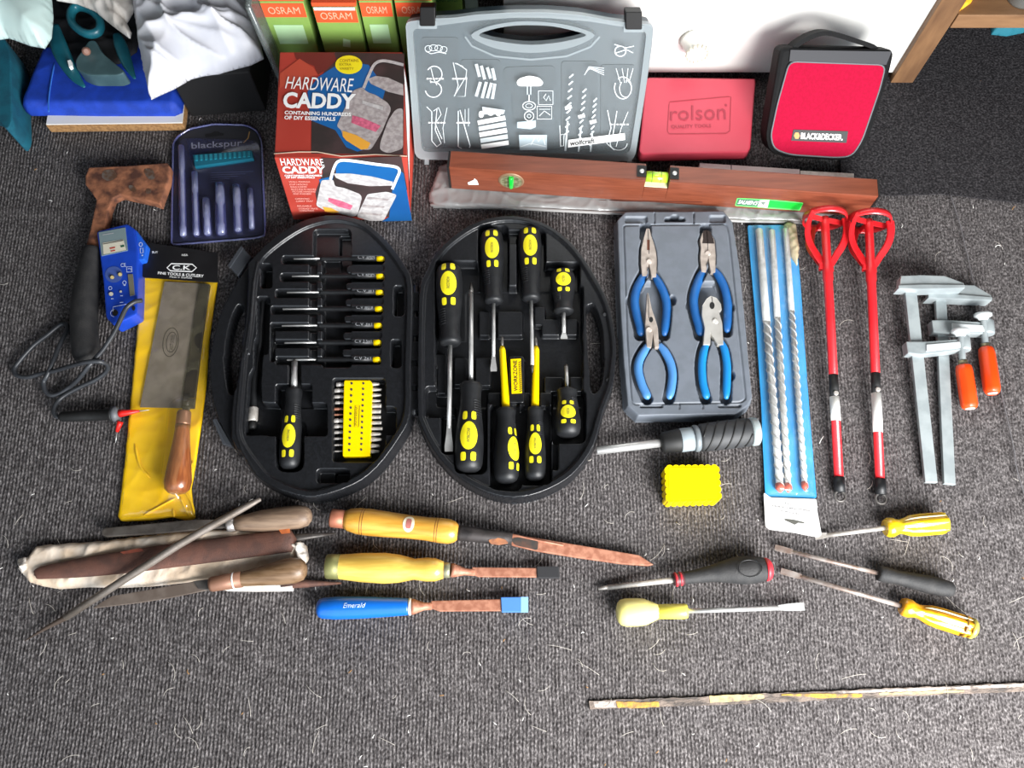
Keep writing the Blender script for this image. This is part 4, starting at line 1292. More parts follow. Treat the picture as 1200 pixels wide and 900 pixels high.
ROWS = [302.6, 323, 342, 361.5, 381, 401, 421]
XC = [441.5, 441, 440.5, 439.5, 438.5, 437.8, 437]
XL = [344, 342, 336, 331, 330, 333, 336]
make_case()

def Lp(p, z): return P(p[0], p[1], z)

# seven slim nut drivers in the left half
sizes = ['C.V 3MM', 'C.V 4MM', 'C.V #1', 'C.V #0.8', 'C.V 3x1', 'C.V 2.5x1', 'C.V 2x1']
lab7 = ['topmost slim driver in the left half of the case, yellow tipped', 'second slim yellow tipped driver from the top of the left half of the case', 'third slim yellow tipped driver from the top of the left half of the case',
        'middle slim yellow tipped driver of the seven in the left half of the case', 'fifth slim yellow tipped driver from the top, third from the bottom', 'sixth slim yellow tipped driver from the top, second from the bottom', 'bottom slim yellow tipped driver, just above the thick handled one']
for k in range(7):
    y = ROWS[k]
    z = .0185
    t = thing('precision_screwdriver', lab7[k], 'screwdriver', P(400, y, .013), 'slim drivers in the left half of the case')
    s = SC(400, y, z)
    part('shaft', lathe(P(XL[k], y + .8, z), P(XC[k] - 60, y + .3, z), [(0, .0006), (.02, .0013), (1, .0013)], 8), M_steel, t)
    A, B = P(XC[k] - 66, y + .4, z), P(XC[k] + .5, y, z)
    pr = [(0, .0026), (.04, .0034), (.62, .0036), (.64, .0048), (1, .0048)]
    hd = part('handle', lathe(A, B, pr, 12), M_rubber, t)
    part('end_cap', lathe(P(XC[k] + .4, y, z), P(XC[k] + 10.5, y - .2, z), [(0, .0050), (.6, .0054), (.9, .0046), (1, .0028)], 14), M_yellow, t)
    part('lettering', letters(sizes[k], hquad(XC[k] - 22, y - 3.2, XC[k] - 2.5, y + .6), lambda u, v: P(u, v, z + .0051)), M_grayink, hd)

# bendy extension shaft
t = thing('flexible_shaft', 'bendy black extension shaft with a silver collar at the left edge of the case', 'extension shaft', P(300, 420, .006))
pts = crom([(309, 349), (306, 380), (304.5, 405), (300, 432), (298, 452), (297, 480)], 6)
part('shaft', tube([P(x, y, .012) for x, y in pts], [.0028 if y < 432 else .0042 for x, y in pts], 10), M_rubber, t)
part('collar', lathe(P(297, 477, .0125), P(296, 494, .0125), [(0, .0050), (.1, .0064), (.9, .0064), (1, .0055)], 16), M_satin, t)
part('socket_tip', lathe(P(296, 494, .0125), P(295.5, 503, .0125), [(0, .0052), (.8, .0050), (1, .0036)], 14), M_ink, t)

PROF = [(0, .35), (.012, .62), (.04, .84), (.09, .95), (.22, 1.0), (.38, .99), (.52, .91), (.66, .80), (.78, .735), (.88, .74), (.93, .80), (.965, .80), (.985, .70), (1, .45)]
STUB = [(0, .35), (.02, .66), (.07, .88), (.18, .99), (.34, 1.0), (.55, .88), (.75, .74), (.88, .74), (.94, .82), (.98, .78), (1, .5)]
def case_driver(label, end, neck, r, tip, shaft_r, blade, prof=PROF, z=None, phi=math.pi / 2, ov=(.30, .135), sm_=M_steel, sleeve=None, pads=True):
    s = SC(*end, .02)
    R = r * s
    z = (ZD + R) if z is None else z
    A, B = P(*end, z), P(*neck, z)
    pr = [(a, b * R) for a, b in prof]
    t = thing('screwdriver', label, 'screwdriver', P(*neck, ZD), 'thick handled screwdrivers in the black case')
    hd = part('handle', lathe(A, B, pr, 24, 1.0, None), M_rubber, t)
    d = (B - A).normalized()
    # grip ribs low on the handle
    L = (B - A).length
    o, ol = ov
    part('badge', patch(A, B, pr, o, phi, ol, .62, 'ell', .0005), M_ydecal, hd)
    v, f = text2d('WORKZONE')
    part('lettering', MB().add([on_lathe(A, B, pr, o - ol * .5 + ol * 1.0 * x, phi - .11 + .22 * y, .0009) for x, y in v], f, False), M_dkink, hd)
    if pads:
        pd = ol * 1.45
        for q in (-1, 1):
            for w in (-1, 1):
                part('badge_pad', patch(A, B, pr, o + q * pd, phi + w * .36, ol * .30, .20, 'pad', .0005), M_ydecal, hd)
    for k in range(7):
        tt_ = .60 + k * .028
        pp = [on_lathe(A, B, pr, tt_, phi - 1.35 + .09 * j, .0001) for j in range(12)]
        part('grip_rib', tube(pp, .0006, 5), M_rubber, hd)
    T = P(*tip, z)
    n0 = B - d * .004
    Ls = (T - n0).length
    if sleeve:
        S = P(*sleeve, z)
        part('insulating_sleeve', lathe(n0, S, [(0, .0042), (.03, .0050), (.94, .0040), (1, .0026)], 14), M_yellow, t)
        part('blade', lathe(S, T, [(0, shaft_r), (.7, shaft_r), (1, shaft_r * .4)], 10), M_dksteel, t)
    else:
        if blade == 'flat':
            part('shaft', lathe(n0, n0 + (T - n0) * .80, [(0, shaft_r), (1, shaft_r)], 12), sm_, t)
            a, b = n0 + (T - n0) * .78, T
            _, sd, up = frame(b - a)
            vs = []
            for (q, w, h) in ((0, shaft_r * .9, shaft_r * .9), (.35, shaft_r * 1.15, shaft_r * .75), (.8, shaft_r * 1.75, shaft_r * .35), (1, shaft_r * 1.7, shaft_r * .22)):
                c = a + (b - a) * q
                vs += [c - sd * w - up * h, c + sd * w - up * h, c + sd * w + up * h, c - sd * w + up * h]
            fs = [(i * 4 + k, i * 4 + (k + 1) % 4, i * 4 + 4 + (k + 1) % 4, i * 4 + 4 + k) for i in range(3) for k in range(4)] + [(3, 2, 1, 0), (12, 13, 14, 15)]
            part('blade_tip', MB().add(vs, fs, False), sm_, t)
        else:
            part('shaft', lathe(n0, n0 + (T - n0) * .9, [(0, shaft_r), (1, shaft_r)], 12), sm_, t)
            part('cross_tip', lathe(n0 + (T - n0) * .895, T, [(0, shaft_r), (.4, shaft_r * .95), (1, shaft_r * .25)], 12, 1, lambda k, q: 1 if k % 3 == 0 or q < .1 else .62), M_dksteel, t)
    return t
case_driver('thick black handled screwdriver at the upper left of the right half, flat blade pointing down', (526, 311), (527.5, 405), 15.5, (526, 529), .0030, 'flat', ov=(.30, .15))
case_driver('thick black handled screwdriver at the lower left of the right half, shaft pointing up', (549, 553.5), (552, 448), 17, (552, 331), .0030, 'cross', ov=(.36, .155))
case_driver('black screwdriver at the top centre of the right half, shaft ending in a flat blade', (576, 271), (578.5, 356), 13.5, (578.5, 435), .0024, 'flat', ov=(.31, .145))
case_driver('black screwdriver whose downward cross tip touches the yellow shaft right of the plate', (620.5, 268), (622.5, 353), 13.5, (624, 437), .0024, 'cross', ov=(.31, .145))
case_driver('black handled screwdriver with a yellow sleeved shaft left of the name plate', (593.5, 566), (593, 478), 15, (588.5, 394), .0018, 'ins', phi=math.pi / 2 - .75, ov=(.42, .16), sleeve=(588.5, 406))
case_driver('black handled screwdriver with a yellow sleeved shaft right of the name plate', (627, 563), (627, 477), 12.8, (627.5, 394), .0018, 'ins', ov=(.46, .15), sleeve=(628.5, 406))
case_driver('short stubby black screwdriver with a flat tip at the upper right of the right half', (659, 317), (660.5, 367), 14.5, (661, 397), .0026, 'flat', STUB, ov=(.33, .15))
case_driver('short stubby black screwdriver with a cross tip at the lower right of the right half', (665.5, 512), (664.5, 456), 15.5, (663.5, 426), .0024, 'cross', STUB, ov=(.45, .14))
# bit driver in the left half
case_driver('thick black bit driver with a chrome shaft in the left half of the case', (339, 550), (344.5, 455), 13, (345.5, 421), .0042, 'cross', ov=(.37, .145))

# yellow bit holder with its bits
hz0, hz1 = .009, .022
hq = [c2(755, 210), c2(895, 210), c2(905, 225), c2(893, 620), c2(745, 620), c2(752, 225)]
t = thing('bit_holder', 'flat yellow bit holder in the black case, steel bits down both sides', 'bit holder', P(418, 490, hz0))
part('block', slab(roundpoly(hq, 1.5), hz1, hz0), M_yellow, t, bevel=.001)
k_ = lambda x, y: (380 + x / 8.575, 435 + y / 8.575)
pl = Level(hz1)
part('frame_print', stroke(pl, [k_(312, 345), k_(355, 345), k_(345, 560), k_(302, 560)], .7, .0004, True), mat('olive_print', '6e6a10', .6), t)
part('lettering', letters('WORKZONE', [k_(335, 355), k_(325, 550), k_(308, 550), k_(318, 355)], lambda x, y: pl.pt(x, y, .0004)), mat('olive_print', '6e6a10', .6), t)
LY = [132, 193, 255, 315, 378, 436, 496, 553, 613, 676, 740, 803]
LX = [122, 105, 103, 110, 95, 92, 92, 97, 98, 100, 102, 105]
LR = [26, 24, 20, 18, 15, 10, 26, 22, 18, 13, 11, 9]
RY = [130, 184, 240, 297, 347, 405, 462, 518, 577, 632, 686, 750, 808]
RX = [556, 580, 575, 570, 573, 568, 568, 575, 585, 573, 578, 560, 553]
RR = [23, 21, 21, 19, 26, 24, 20, 20, 18, 22, 24, 22, 22]
ordn = ['first', 'second', 'third', 'fourth', 'fifth', 'sixth', 'seventh', 'eighth', 'ninth', 'tenth', 'eleventh', 'twelfth', 'thirteenth']
for i in range(12):
    xi = 205 - i * 2
    y = LY[i]
    zc = .0155
    s = SC(*k_(xi, y), zc) / 8.575
    A, B = P(*k_(xi + 20, y), zc), P(*k_(LX[i], y + 2), zc)
    m = M_copper if i in (4, 5) else M_satin
    b = part('screwdriver_bit', lathe(A, B, [(0, LR[i] * s * .9), (.42, LR[i] * s * .9), (.5, LR[i] * s * .68), (.6, LR[i] * s), (.96, LR[i] * s * .97), (1, LR[i] * s * .8)], 8), m,
             label='%ssteel bit on the left side of the yellow holder, %s from the top' % ('coppery ' if i in (4, 5) else '', ordn[i]), cat='bit', group='bits in the yellow holder')
    part('number_mark', facepoly(pl, ell(*k_(275 - i * 2.2, 122 + i * 61), 1.5, 1.6, 8), .0004), M_dkink, t)
for i in range(13):
    xi = 475 - i * 1.6
    y = RY[i]
    s = SC(*k_(xi, y), zc) / 8.575
    A, B = P(*k_(xi - 20, y), zc), P(*k_(RX[i], y), zc)
    flat = i in (4, 5, 6, 7, 8)
    pr = [(0, RR[i] * s), (.45, RR[i] * s), (.55, RR[i] * s * (.95 if flat else .9)), (.92, RR[i] * s * (.9 if flat else .62)), (1, RR[i] * s * (.88 if flat else .3))]
    part('screwdriver_bit', lathe(A, B, pr, 8), M_satin, label='steel bit on the right side of the yellow holder, %s from the top' % ordn[i], cat='bit', group='bits in the yellow holder')
    part('number_mark', facepoly(pl, ell(*k_(393 - i * 1.8, 122 + i * 55.5), 1.4, 1.5, 8), .0004), M_dkink, t)

# ------------------------------------------------------------------ grey tray of four pliers
def d5(x, y): return (700 + x / 6, 235 + y / 6)
def d6(x, y): return (700 + x / 6, 350 + y / 6)
GZ = .020
def grips(*pts): return crom(pts, 5)
PLIERS = [
    dict(label='long nosed combination pliers with blue grips at the upper left of the grey tray',
         head=[(757.5, 267.5), (761, 267.5), (766.5, 284), (769.2, 295), (770, 304), (769.8, 313), (769, 325), (763.5, 324), (760.5, 308.5), (758, 323), (752.5, 324), (751, 308), (751.5, 291), (754.5, 278)],
         L=[(755.5, 321), (751, 329), (746, 340), (743.8, 353), (746, 368), (750, 383), (751.5, 393)], R=[(766.5, 322), (772, 331), (778, 343), (781.3, 357), (781, 372), (778.5, 393)], r=5.3, slot=[(758.3, 281), (761.5, 281), (761.5, 293), (758.3, 293)], z=0),
    dict(label='blue gripped side cutting pliers with dark jaws at the upper right of the grey tray',
         head=[(828, 269), (833, 272), (837.5, 281), (838.3, 291), (839, 300), (838.5, 319), (833, 319), (830, 301.5), (827.5, 319), (822, 319), (820.5, 301), (821.5, 291), (820.3, 281), (823, 273)],
         L=[(825, 316), (820.5, 325), (815.5, 338), (813, 352), (815, 368), (819, 382), (821.5, 393)], R=[(836.5, 316), (842, 323), (848.5, 336), (852.5, 353), (853, 370), (852, 389)], r=5.4, dark=[(823.5, 271), (828, 269.3), (832.5, 271.5), (836, 280), (837, 285.5), (823, 285), (824, 280)], z=0),
    dict(label='fine needle nosed pliers with pale blue grips at the lower left of the grey tray',
         head=[(758.2, 343), (760, 343), (764, 362), (769, 377), (771, 384), (772.5, 407), (767.5, 407), (765.2, 392), (763.5, 407), (758, 407), (757, 392), (756, 380), (757, 365)],
         L=[(760, 404), (754.5, 412), (749, 423), (748, 435), (752, 450), (756, 459), (759.5, 467)], R=[(772.5, 404), (779, 412), (785.5, 425), (788, 439), (786.8, 453), (784, 467)], r=5.0, hole=(763, 374.5, 2.4, 3.3), z=.0055),
    dict(label='slip joint pliers with a rounded bright head at the lower right of the grey tray',
         head=[(833, 346.5), (840, 349), (845, 356), (846, 363), (842.5, 365), (846.5, 378), (848, 404), (841, 404), (833, 390), (832.5, 404), (824, 404), (826, 384), (822.5, 370), (823, 358), (828, 350)],
         L=[(828.5, 401), (824.5, 413), (822.5, 428), (823.5, 447), (826, 458), (828.5, 467)], R=[(844.5, 400), (849, 410), (851.8, 427), (851.8, 443), (851, 467)], r=4.7, hole=(834.5, 358, 3, 4.2), bolt=(838, 377), z=.0045),
]
def make_pliers():
    out = [(724, 258), (733, 248.5), (848, 247.5), (858, 260), (866, 310), (873, 380), (881, 466), (876, 475), (862, 484.5), (748, 486.5), (736, 475), (731, 420), (727, 350)]
    t = thing('pliers_tray', 'grey moulded plastic tray holding four blue handled pliers', 'tray', P(802, 367, 0))
    m = mat('grey_moulded_plastic', '696f78', .5, col2='636971', nscale=60, bump=.05, bscale=700)
    rr = lambda a, b, r=2: roundpoly([a, (b[0], a[1]), b, (a[0], b[1])], r)
    ops = []
    inner = roundpoly([(730.5, 264), (851, 262.5), (854, 275), (874, 468), (868, 471.5), (744, 474), (740, 470), (735, 400)], 4)
    ops.append(('setline', inner + inner[:1], GZ - .0022, .0014, .0009))
    for a, b in ((d5(195, 112), d5(350, 155)), (d5(400, 85), d5(405, 160)), (d5(675, 85), d5(682, 160)), (d5(790, 105), d5(900, 155))):
        ops.append(('cut', rr(a, b), GZ - .004, .0014))
    ops.append(('cut', roundpoly([d5(478, 120), d5(515, 120), d5(525, 102), d5(565, 102), d5(575, 120), d5(615, 122), d5(618, 145), d5(472, 145)], 1.5), .004, .0012))
    for a, b in ((d6(300, 750), d6(460, 765)), (d6(575, 735), d6(580, 775)), (d6(740, 735), d6(745, 775)), (d6(850, 742), d6(1010, 765))):
        ops.append(('cut', rr(a, b), GZ - .004, .0014))
    zf = .006
    for q in PLIERS:
        for g in ('L', 'R'):
            sh = [(x + (.5 if g == 'R' else -.5) - 1, y) for x, y in crom(q[g], 3)]
            ops.append(('cutline', sh, zf, .0016, .0072))
        cx = sum(x for x, y in q['head']) / len(q['head'])
        sh = [((x - cx) * 1.12 + cx - 1.2, (y - 300) * 1.0 + 300) for x, y in q['head']]
        ops.append(('cut', roundpoly(sh, 2), zf, .0016))
        top = min(q['head'], key=lambda p: p[1])
        ops.append(('cutline', [(top[0] - 1, top[1] - 1), (top[0] - 1, top[1] + 10)], zf, .0016, .0075))
    # space between the upper grips where the lower pliers' jaws lie
    ops.append(('cut', [(757, 330), (766, 330), (777, 348), (776, 392), (768, 400), (755, 396), (748, 366), (750, 345)], zf, .0016))
    ops.append(('cut', [(824, 330), (838, 330), (849, 350), (849, 392), (838, 400), (822, 392), (817, 352)], zf, .0016))
    for x, y in ((738, 352), (788, 352), (808, 358), (857, 360), (744, 436), (790, 440), (818, 432), (857, 440)):
        ops.append(('cut', ell(x, y, 4, 6, 12), .009, .0016))
    part('moulded_tray', moulding(out, GZ, ops, zref=GZ, side=.0032), m, t, fix=False)
    mb = mat('blue_dipped_grip', '2160a0', .4, col2='1c5898', nscale=40)
    mb2 = mat('pale_blue_dipped_grip', '4b82bd', .38)
    mb3 = mat('bright_blue_dipped_grip', '187bbf', .38)
    mh = mat('brushed_tool_steel', 'bcb0a6', .42, .35, col2='a89c92', nscale=90)
    mhd = mat('black_oxide_jaw', '3c3432', .5, .6)
    mch = mat('chromed_head', 'd9d6d0', .28, .5, col2='c4c1ba', nscale=30)
    for i, q in enumerate(PLIERS):
        zt = .0185 + q['z']
        tt_ = thing('pliers', q['label'], 'pliers', P(*q['head'][0], zf), 'four pliers in the grey tray')
        mm = mch if i == 3 else mh
        part('jaws', slab(q['head'], zt, zt - .009), mm, tt_, bevel=.0009)
        pl = Level(zt)
        ty = min(y for x, y in q['head']); tx = [x for x, y in q['head'] if y == ty]; tx = sum(tx) / len(tx)
        if i != 3:
            part('jaw_line', stroke(pl, [(tx, ty + .5), (tx + (1 if i != 1 else 1.5), ty + 16), (tx + 1.3, ty + 30)], .7, .0003), M_dkink, tt_)
        else:
            part('jaw_line', stroke(pl, [(834, 347.5), (835, 354)], .8, .0003), M_dkink, tt_)
        if 'slot' in q: part('jaw_slot', facepoly(pl, q['slot'], .0003), mat('rust_brown', '6b4030', .8), tt_)
        if 'dark' in q: part('cutting_edge', facepoly(pl, q['dark'], .0003), mhd, tt_)
        if 'hole' in q:
            part('jaw_hole', facepoly(pl, ell(*q['hole'][:2], q['hole'][2], q['hole'][3], 14), .0003), M_ink, tt_)
        bx = q.get('bolt')
        if not bx:
            ys = [y for x, y in q['head']]
            bx = (tx + 1.2, ty + (max(ys) - ty) * (.68 if i != 1 else .56))
        part('pivot', lathe(P(*bx, zt - .001), P(*bx, zt + .0012), [(0, .0042), (.7, .0040), (1, .003)], 16), mm, tt_)
        for g in ('L', 'R'):
            pts = crom(q[g], 5)
            s = SC(800, 380, zt)
            n = len(pts)
            rad = [q['r'] * s * (.72 + .28 * min(1, k / 5)) * (1 if k < n - 3 else (.95, .82, .55)[k - n + 3]) for k in range(n)]
            part('grip', tube([P(x, y, zt - .0045) for x, y in pts], rad, 12, .82), (mb, mb, mb2, mb3)[i], tt_)
make_pliers()

# ------------------------------------------------------------------ left side tools
def make_hatchet():
    t = thing('hatchet', 'rusty steel hatchet with a black rubber grip at the left', 'hatchet', P(120, 300, 0))
    m = mat('scabby_rust', '523227', .8, .15, col2='a0684a', nscale=48, lo=.38, hi=.6, bump=.35, bscale=240, detail=6)
    head = [(104, 196), (150, 194), (196, 190.5), (199, 195), (197, 211), (187, 239.5), (177, 236), (161, 232.5), (141, 228), (132, 232), (127, 245), (124, 262), (117, 297), (98, 297), (106, 268), (110, 248), (113, 234), (106, 224), (100, 216), (100, 206)]
    part('head', slab(head, .021, .006), m, t, bevel=.002)
    mg = mat('bare_grey_steel', '8b7f76', .5, .6, col2='7a5a48', nscale=120)
    pl = Level(.021)
    for pts in ([(120, 200), (133, 198), (138, 207), (128, 213), (119, 209)], [(168, 198), (178, 197), (183, 208), (176, 212), (170, 205)], [(150, 216), (158, 218), (160, 225), (152, 224)], [(172, 220), (178, 222), (176, 228), (170, 226)]):
        part('bare_patch', facepoly(pl, roundpoly(pts, 4), .0003), mg, t)
    g = crom([(109, 292, 11), (104, 315, 12.5), (100, 345, 14.5), (98.5, 372, 15), (99.5, 398, 14.8), (101, 414, 14.5), (102, 421, 12)], 5)
    part('grip', tube([P(x, y, .017) for x, y, r in g], [r * SC(100, 360) for x, y, r in g], 18, .95), M_dkgrip, t)
make_hatchet()

def make_tester():
    zt = .027
    t = thing('electrical_tester', 'blue plastic electrical tester with a small meter window beside the hatchet', 'tester', P(140, 325, 0))
    m = mat('royal_blue_plastic', '1742b4', .42, col2='153ca4', nscale=40, coat=.15)
    out = roundpoly([(113, 271), (149, 262), (158, 268), (162, 292), (161, 345), (160, 368), (133, 381), (124, 372), (121, 330), (117, 300)], 3)
    part('body', slab(out, zt, .001), m, t, bevel=.0025)
    part('side_lug', slab([(150, 263), (160, 270), (172.5, 287), (169, 304), (158, 306), (157, 285)], zt - .004, .001), mat('lighter_blue_plastic', '1f5cc8', .4), t, bevel=.002)
    pl = Level(zt)
    f = lambda x, y: (110 + x * 80 / 554, 255 + y * 130 / 900)
    def pr(nm, pts, mm, off=.0006): part(nm, facepoly(pl, [f(*p) for p in pts], off), mm, t)
    disp = part('meter_window', prism([pl.pt(*f(*p), .0010) for p in [(38, 120), (255, 80), (275, 265), (62, 310)]], (0, 0, -.002)), mat('grey_meter_glass', '76878a', .2, coat=.4), t)
    part('meter_scale', facepoly(pl, [f(*p) for p in [(72, 205), (240, 178), (262, 262), (78, 298)]], .0014), mat('cream_scale', 'cfc9b6', .5), disp)
    part('scale_band', facepoly(pl, [f(*p) for p in [(128, 245), (172, 236), (174, 246), (130, 256)]], .0018), mat('red_scale', 'b33c30', .5), disp)
    part('scale_band', facepoly(pl, [f(*p) for p in [(135, 268), (172, 260), (174, 270), (136, 277)]], .0018), mat('red_scale', 'b33c30', .5), disp)
    part('scale_band', facepoly(pl, [f(*p) for p in [(215, 226), (245, 220), (247, 236), (218, 242)]], .0018), mat('dark_green_scale', '2d5a46', .5), disp)
    part('scale_print', stroke(pl, [f(70, 140), f(160, 126)], 1.0, .0014), M_grayink, disp)
    part('scale_print', stroke(pl, [f(75, 215), f(240, 185)], .8, .0018), M_dkink, disp)
    part('contact_dish', facepoly(pl, [f(*p) for p in ell(162, 462, 72, 66, 28)], .0005), mat('dull_blue_dish', '42589a', .5), t)
    mgo = mat('brass_contact', 'a09064', .4, .7)
    for x, y in ((148, 484), (212, 460)):
        part('contact', lathe(pl.pt(*f(x, y), .0004), pl.pt(*f(x, y), .0024), [(0, .0030), (.7, .0028), (1, .002)], 14), mgo, t)
    for x, y, r in ((140, 620, .0032), (218, 600, .0018)):
        part('contact', lathe(pl.pt(*f(x, y), .0002), pl.pt(*f(x, y), .0016), [(0, r), (1, r * .8)], 12), mat('grey_contact', '9a958a', .4, .6), t)
    part('battery_contact', slab([f(*p) for p in [(275, 460), (315, 458), (330, 625), (292, 635)]], zt + .0012, zt - .001), mat('tan_contact_plate', '7b7868', .5, .3), t)
    lt = mat('pale_blue_print', 'b9c6e6', .6)
    part('lettering', letters('CE', [f(215, 372), f(258, 368), f(262, 398), f(220, 402)], lambda x, y: pl.pt(x, y, .0008), .01), lt, t)
    part('printed_frame', stroke(pl, [f(265, 400), f(308, 398), f(310, 440), f(268, 442)], .8, .0007, True), lt, t)
    part('printed_frame', stroke(pl, [f(275, 415), f(300, 413), f(300, 430)], .8, .0007), lt, t)
    part('printed_bulb', stroke(pl, [f(*p) for p in ell(248, 528, 14, 15, 14)], .7, .0007, True), lt, t)
    part('printed_bulb', facepoly(pl, [f(*p) for p in ell(249, 548, 9, 6, 10)], .0007), lt, t)
    part('printed_ring', stroke(pl, [f(*p) for p in ell(133, 572, 13, 13, 14)], .7, .0007, True), lt, t)
    for x, y in ((225, 634), (150, 658)):
        part('printed_mark', facepoly(pl, [f(x - 10, y - 3), f(x + 10, y - 4), f(x + 10, y + 3), f(x - 10, y + 4)], .0007), lt, t)
    part('printed_bracket', stroke(pl, [f(155, 760), f(155, 725), f(265, 702)], .7, .0007), lt, t)
    part('printed_bracket', stroke(pl, [f(210, 690), f(238, 686)], .8, .0007), lt, t)
    part('socket', facepoly(pl, [f(*p) for p in ell(172, 772, 24, 26, 16)], .0005), M_ink, t)
    part('socket', facepoly(pl, [f(*p) for p in ell(322, 735, 14, 20, 12)], .0005), M_ink, t)
    part('socket_ring', stroke(pl, [f(*p) for p in ell(165, 775, 30, 28, 16)[4:13]], .6, .0007), lt, t)
    sp = Plane((0, 0, zt - .004), (0, 0, 1))
    part('printed_ring', stroke(sp, [f(*p) for p in ell(380, 218, 13, 16, 14)], .8, .0005, True), lt, t)
    part('printed_frame', stroke(sp, [f(375, 250), f(398, 248), f(400, 285), f(378, 288)], .9, .0005, True), lt, t)
    part('printed_mark', facepoly(sp, [f(*p) for p in ell(393, 306, 7, 6, 8)], .0005), lt, t)
    # grey lead with probes
    ml = mat('grey_cable', '34363a', .42, col2='2d2f33', nscale=60)
    path = [(166, 352, .030), (157, 354, .036), (148, 361, .037), (141, 375, .036), (133, 391, .034), (122, 408, .033), (112, 420, .034), (103, 430, .034), (92, 444, .020), (82, 453, .008), (70, 461, .005), (60, 463, .005), (53, 458, .006), (51, 448, .008),
            (55, 440, .012), (62, 424, .014), (70, 404, .012), (79, 386, .008), (77, 380, .006), (70, 381, .005), (56, 392, .005), (38, 406, .004), (22, 424, .004), (16.5, 433, .004), (20, 440, .004), (32, 442, .005), (48, 438, .009), (66, 434, .016),
            (86, 428, .030), (104, 424, .038), (118, 424, .036), (126, 428, .022), (124, 436, .010), (112, 445, .006), (95, 453, .005), (78, 462, .005), (68, 470, .006), (63, 480, .009), (66, 488, .0095), (74, 488.5, .0095)]
    pts = crom(path, 6)
    part('test_lead', tube([P(x, y, z + .001) for x, y, z in pts], .0030, 10), ml, t)
    hb = part('probe_handle', lathe(P(70, 488.5, .0105), P(133, 485.5, .0105), [(0, .0045), (.05, .0068), (.5, .0074), (.92, .0074), (.97, .0105), (1, .0105)], 16), M_ink, t)
    part('probe_collar', lathe(P(133, 485.5, .0105), P(141, 484.5, .0105), [(0, .0108), (.5, .0100), (1, .006)], 16), mat('grey_collar', '5a5c60', .5), hb)
    mr = mat('red_probe_plastic', 'd81e18', .4)
    part('probe_tip', lathe(P(140, 484.5, .0125), P(163, 481.8, .014), [(0, .0052), (.2, .0044), (1, .0016)], 14), mr, hb)
    part('needle', lathe(P(162, 481.9, .014), P(175, 480.4, .014), [(0, .0010), (1, .0003)], 8), M_steel, hb)
    part('probe_tip', lathe(P(141, 494, .010), P(137, 506, .006), [(0, .0040), (.3, .0034), (1, .002)], 12), mr, t)
    part('needle', lathe(P(137.2, 505.5, .006), P(135.5, 519, .004), [(0, .0010), (1, .0004)], 8), M_steel, t)
make_tester()

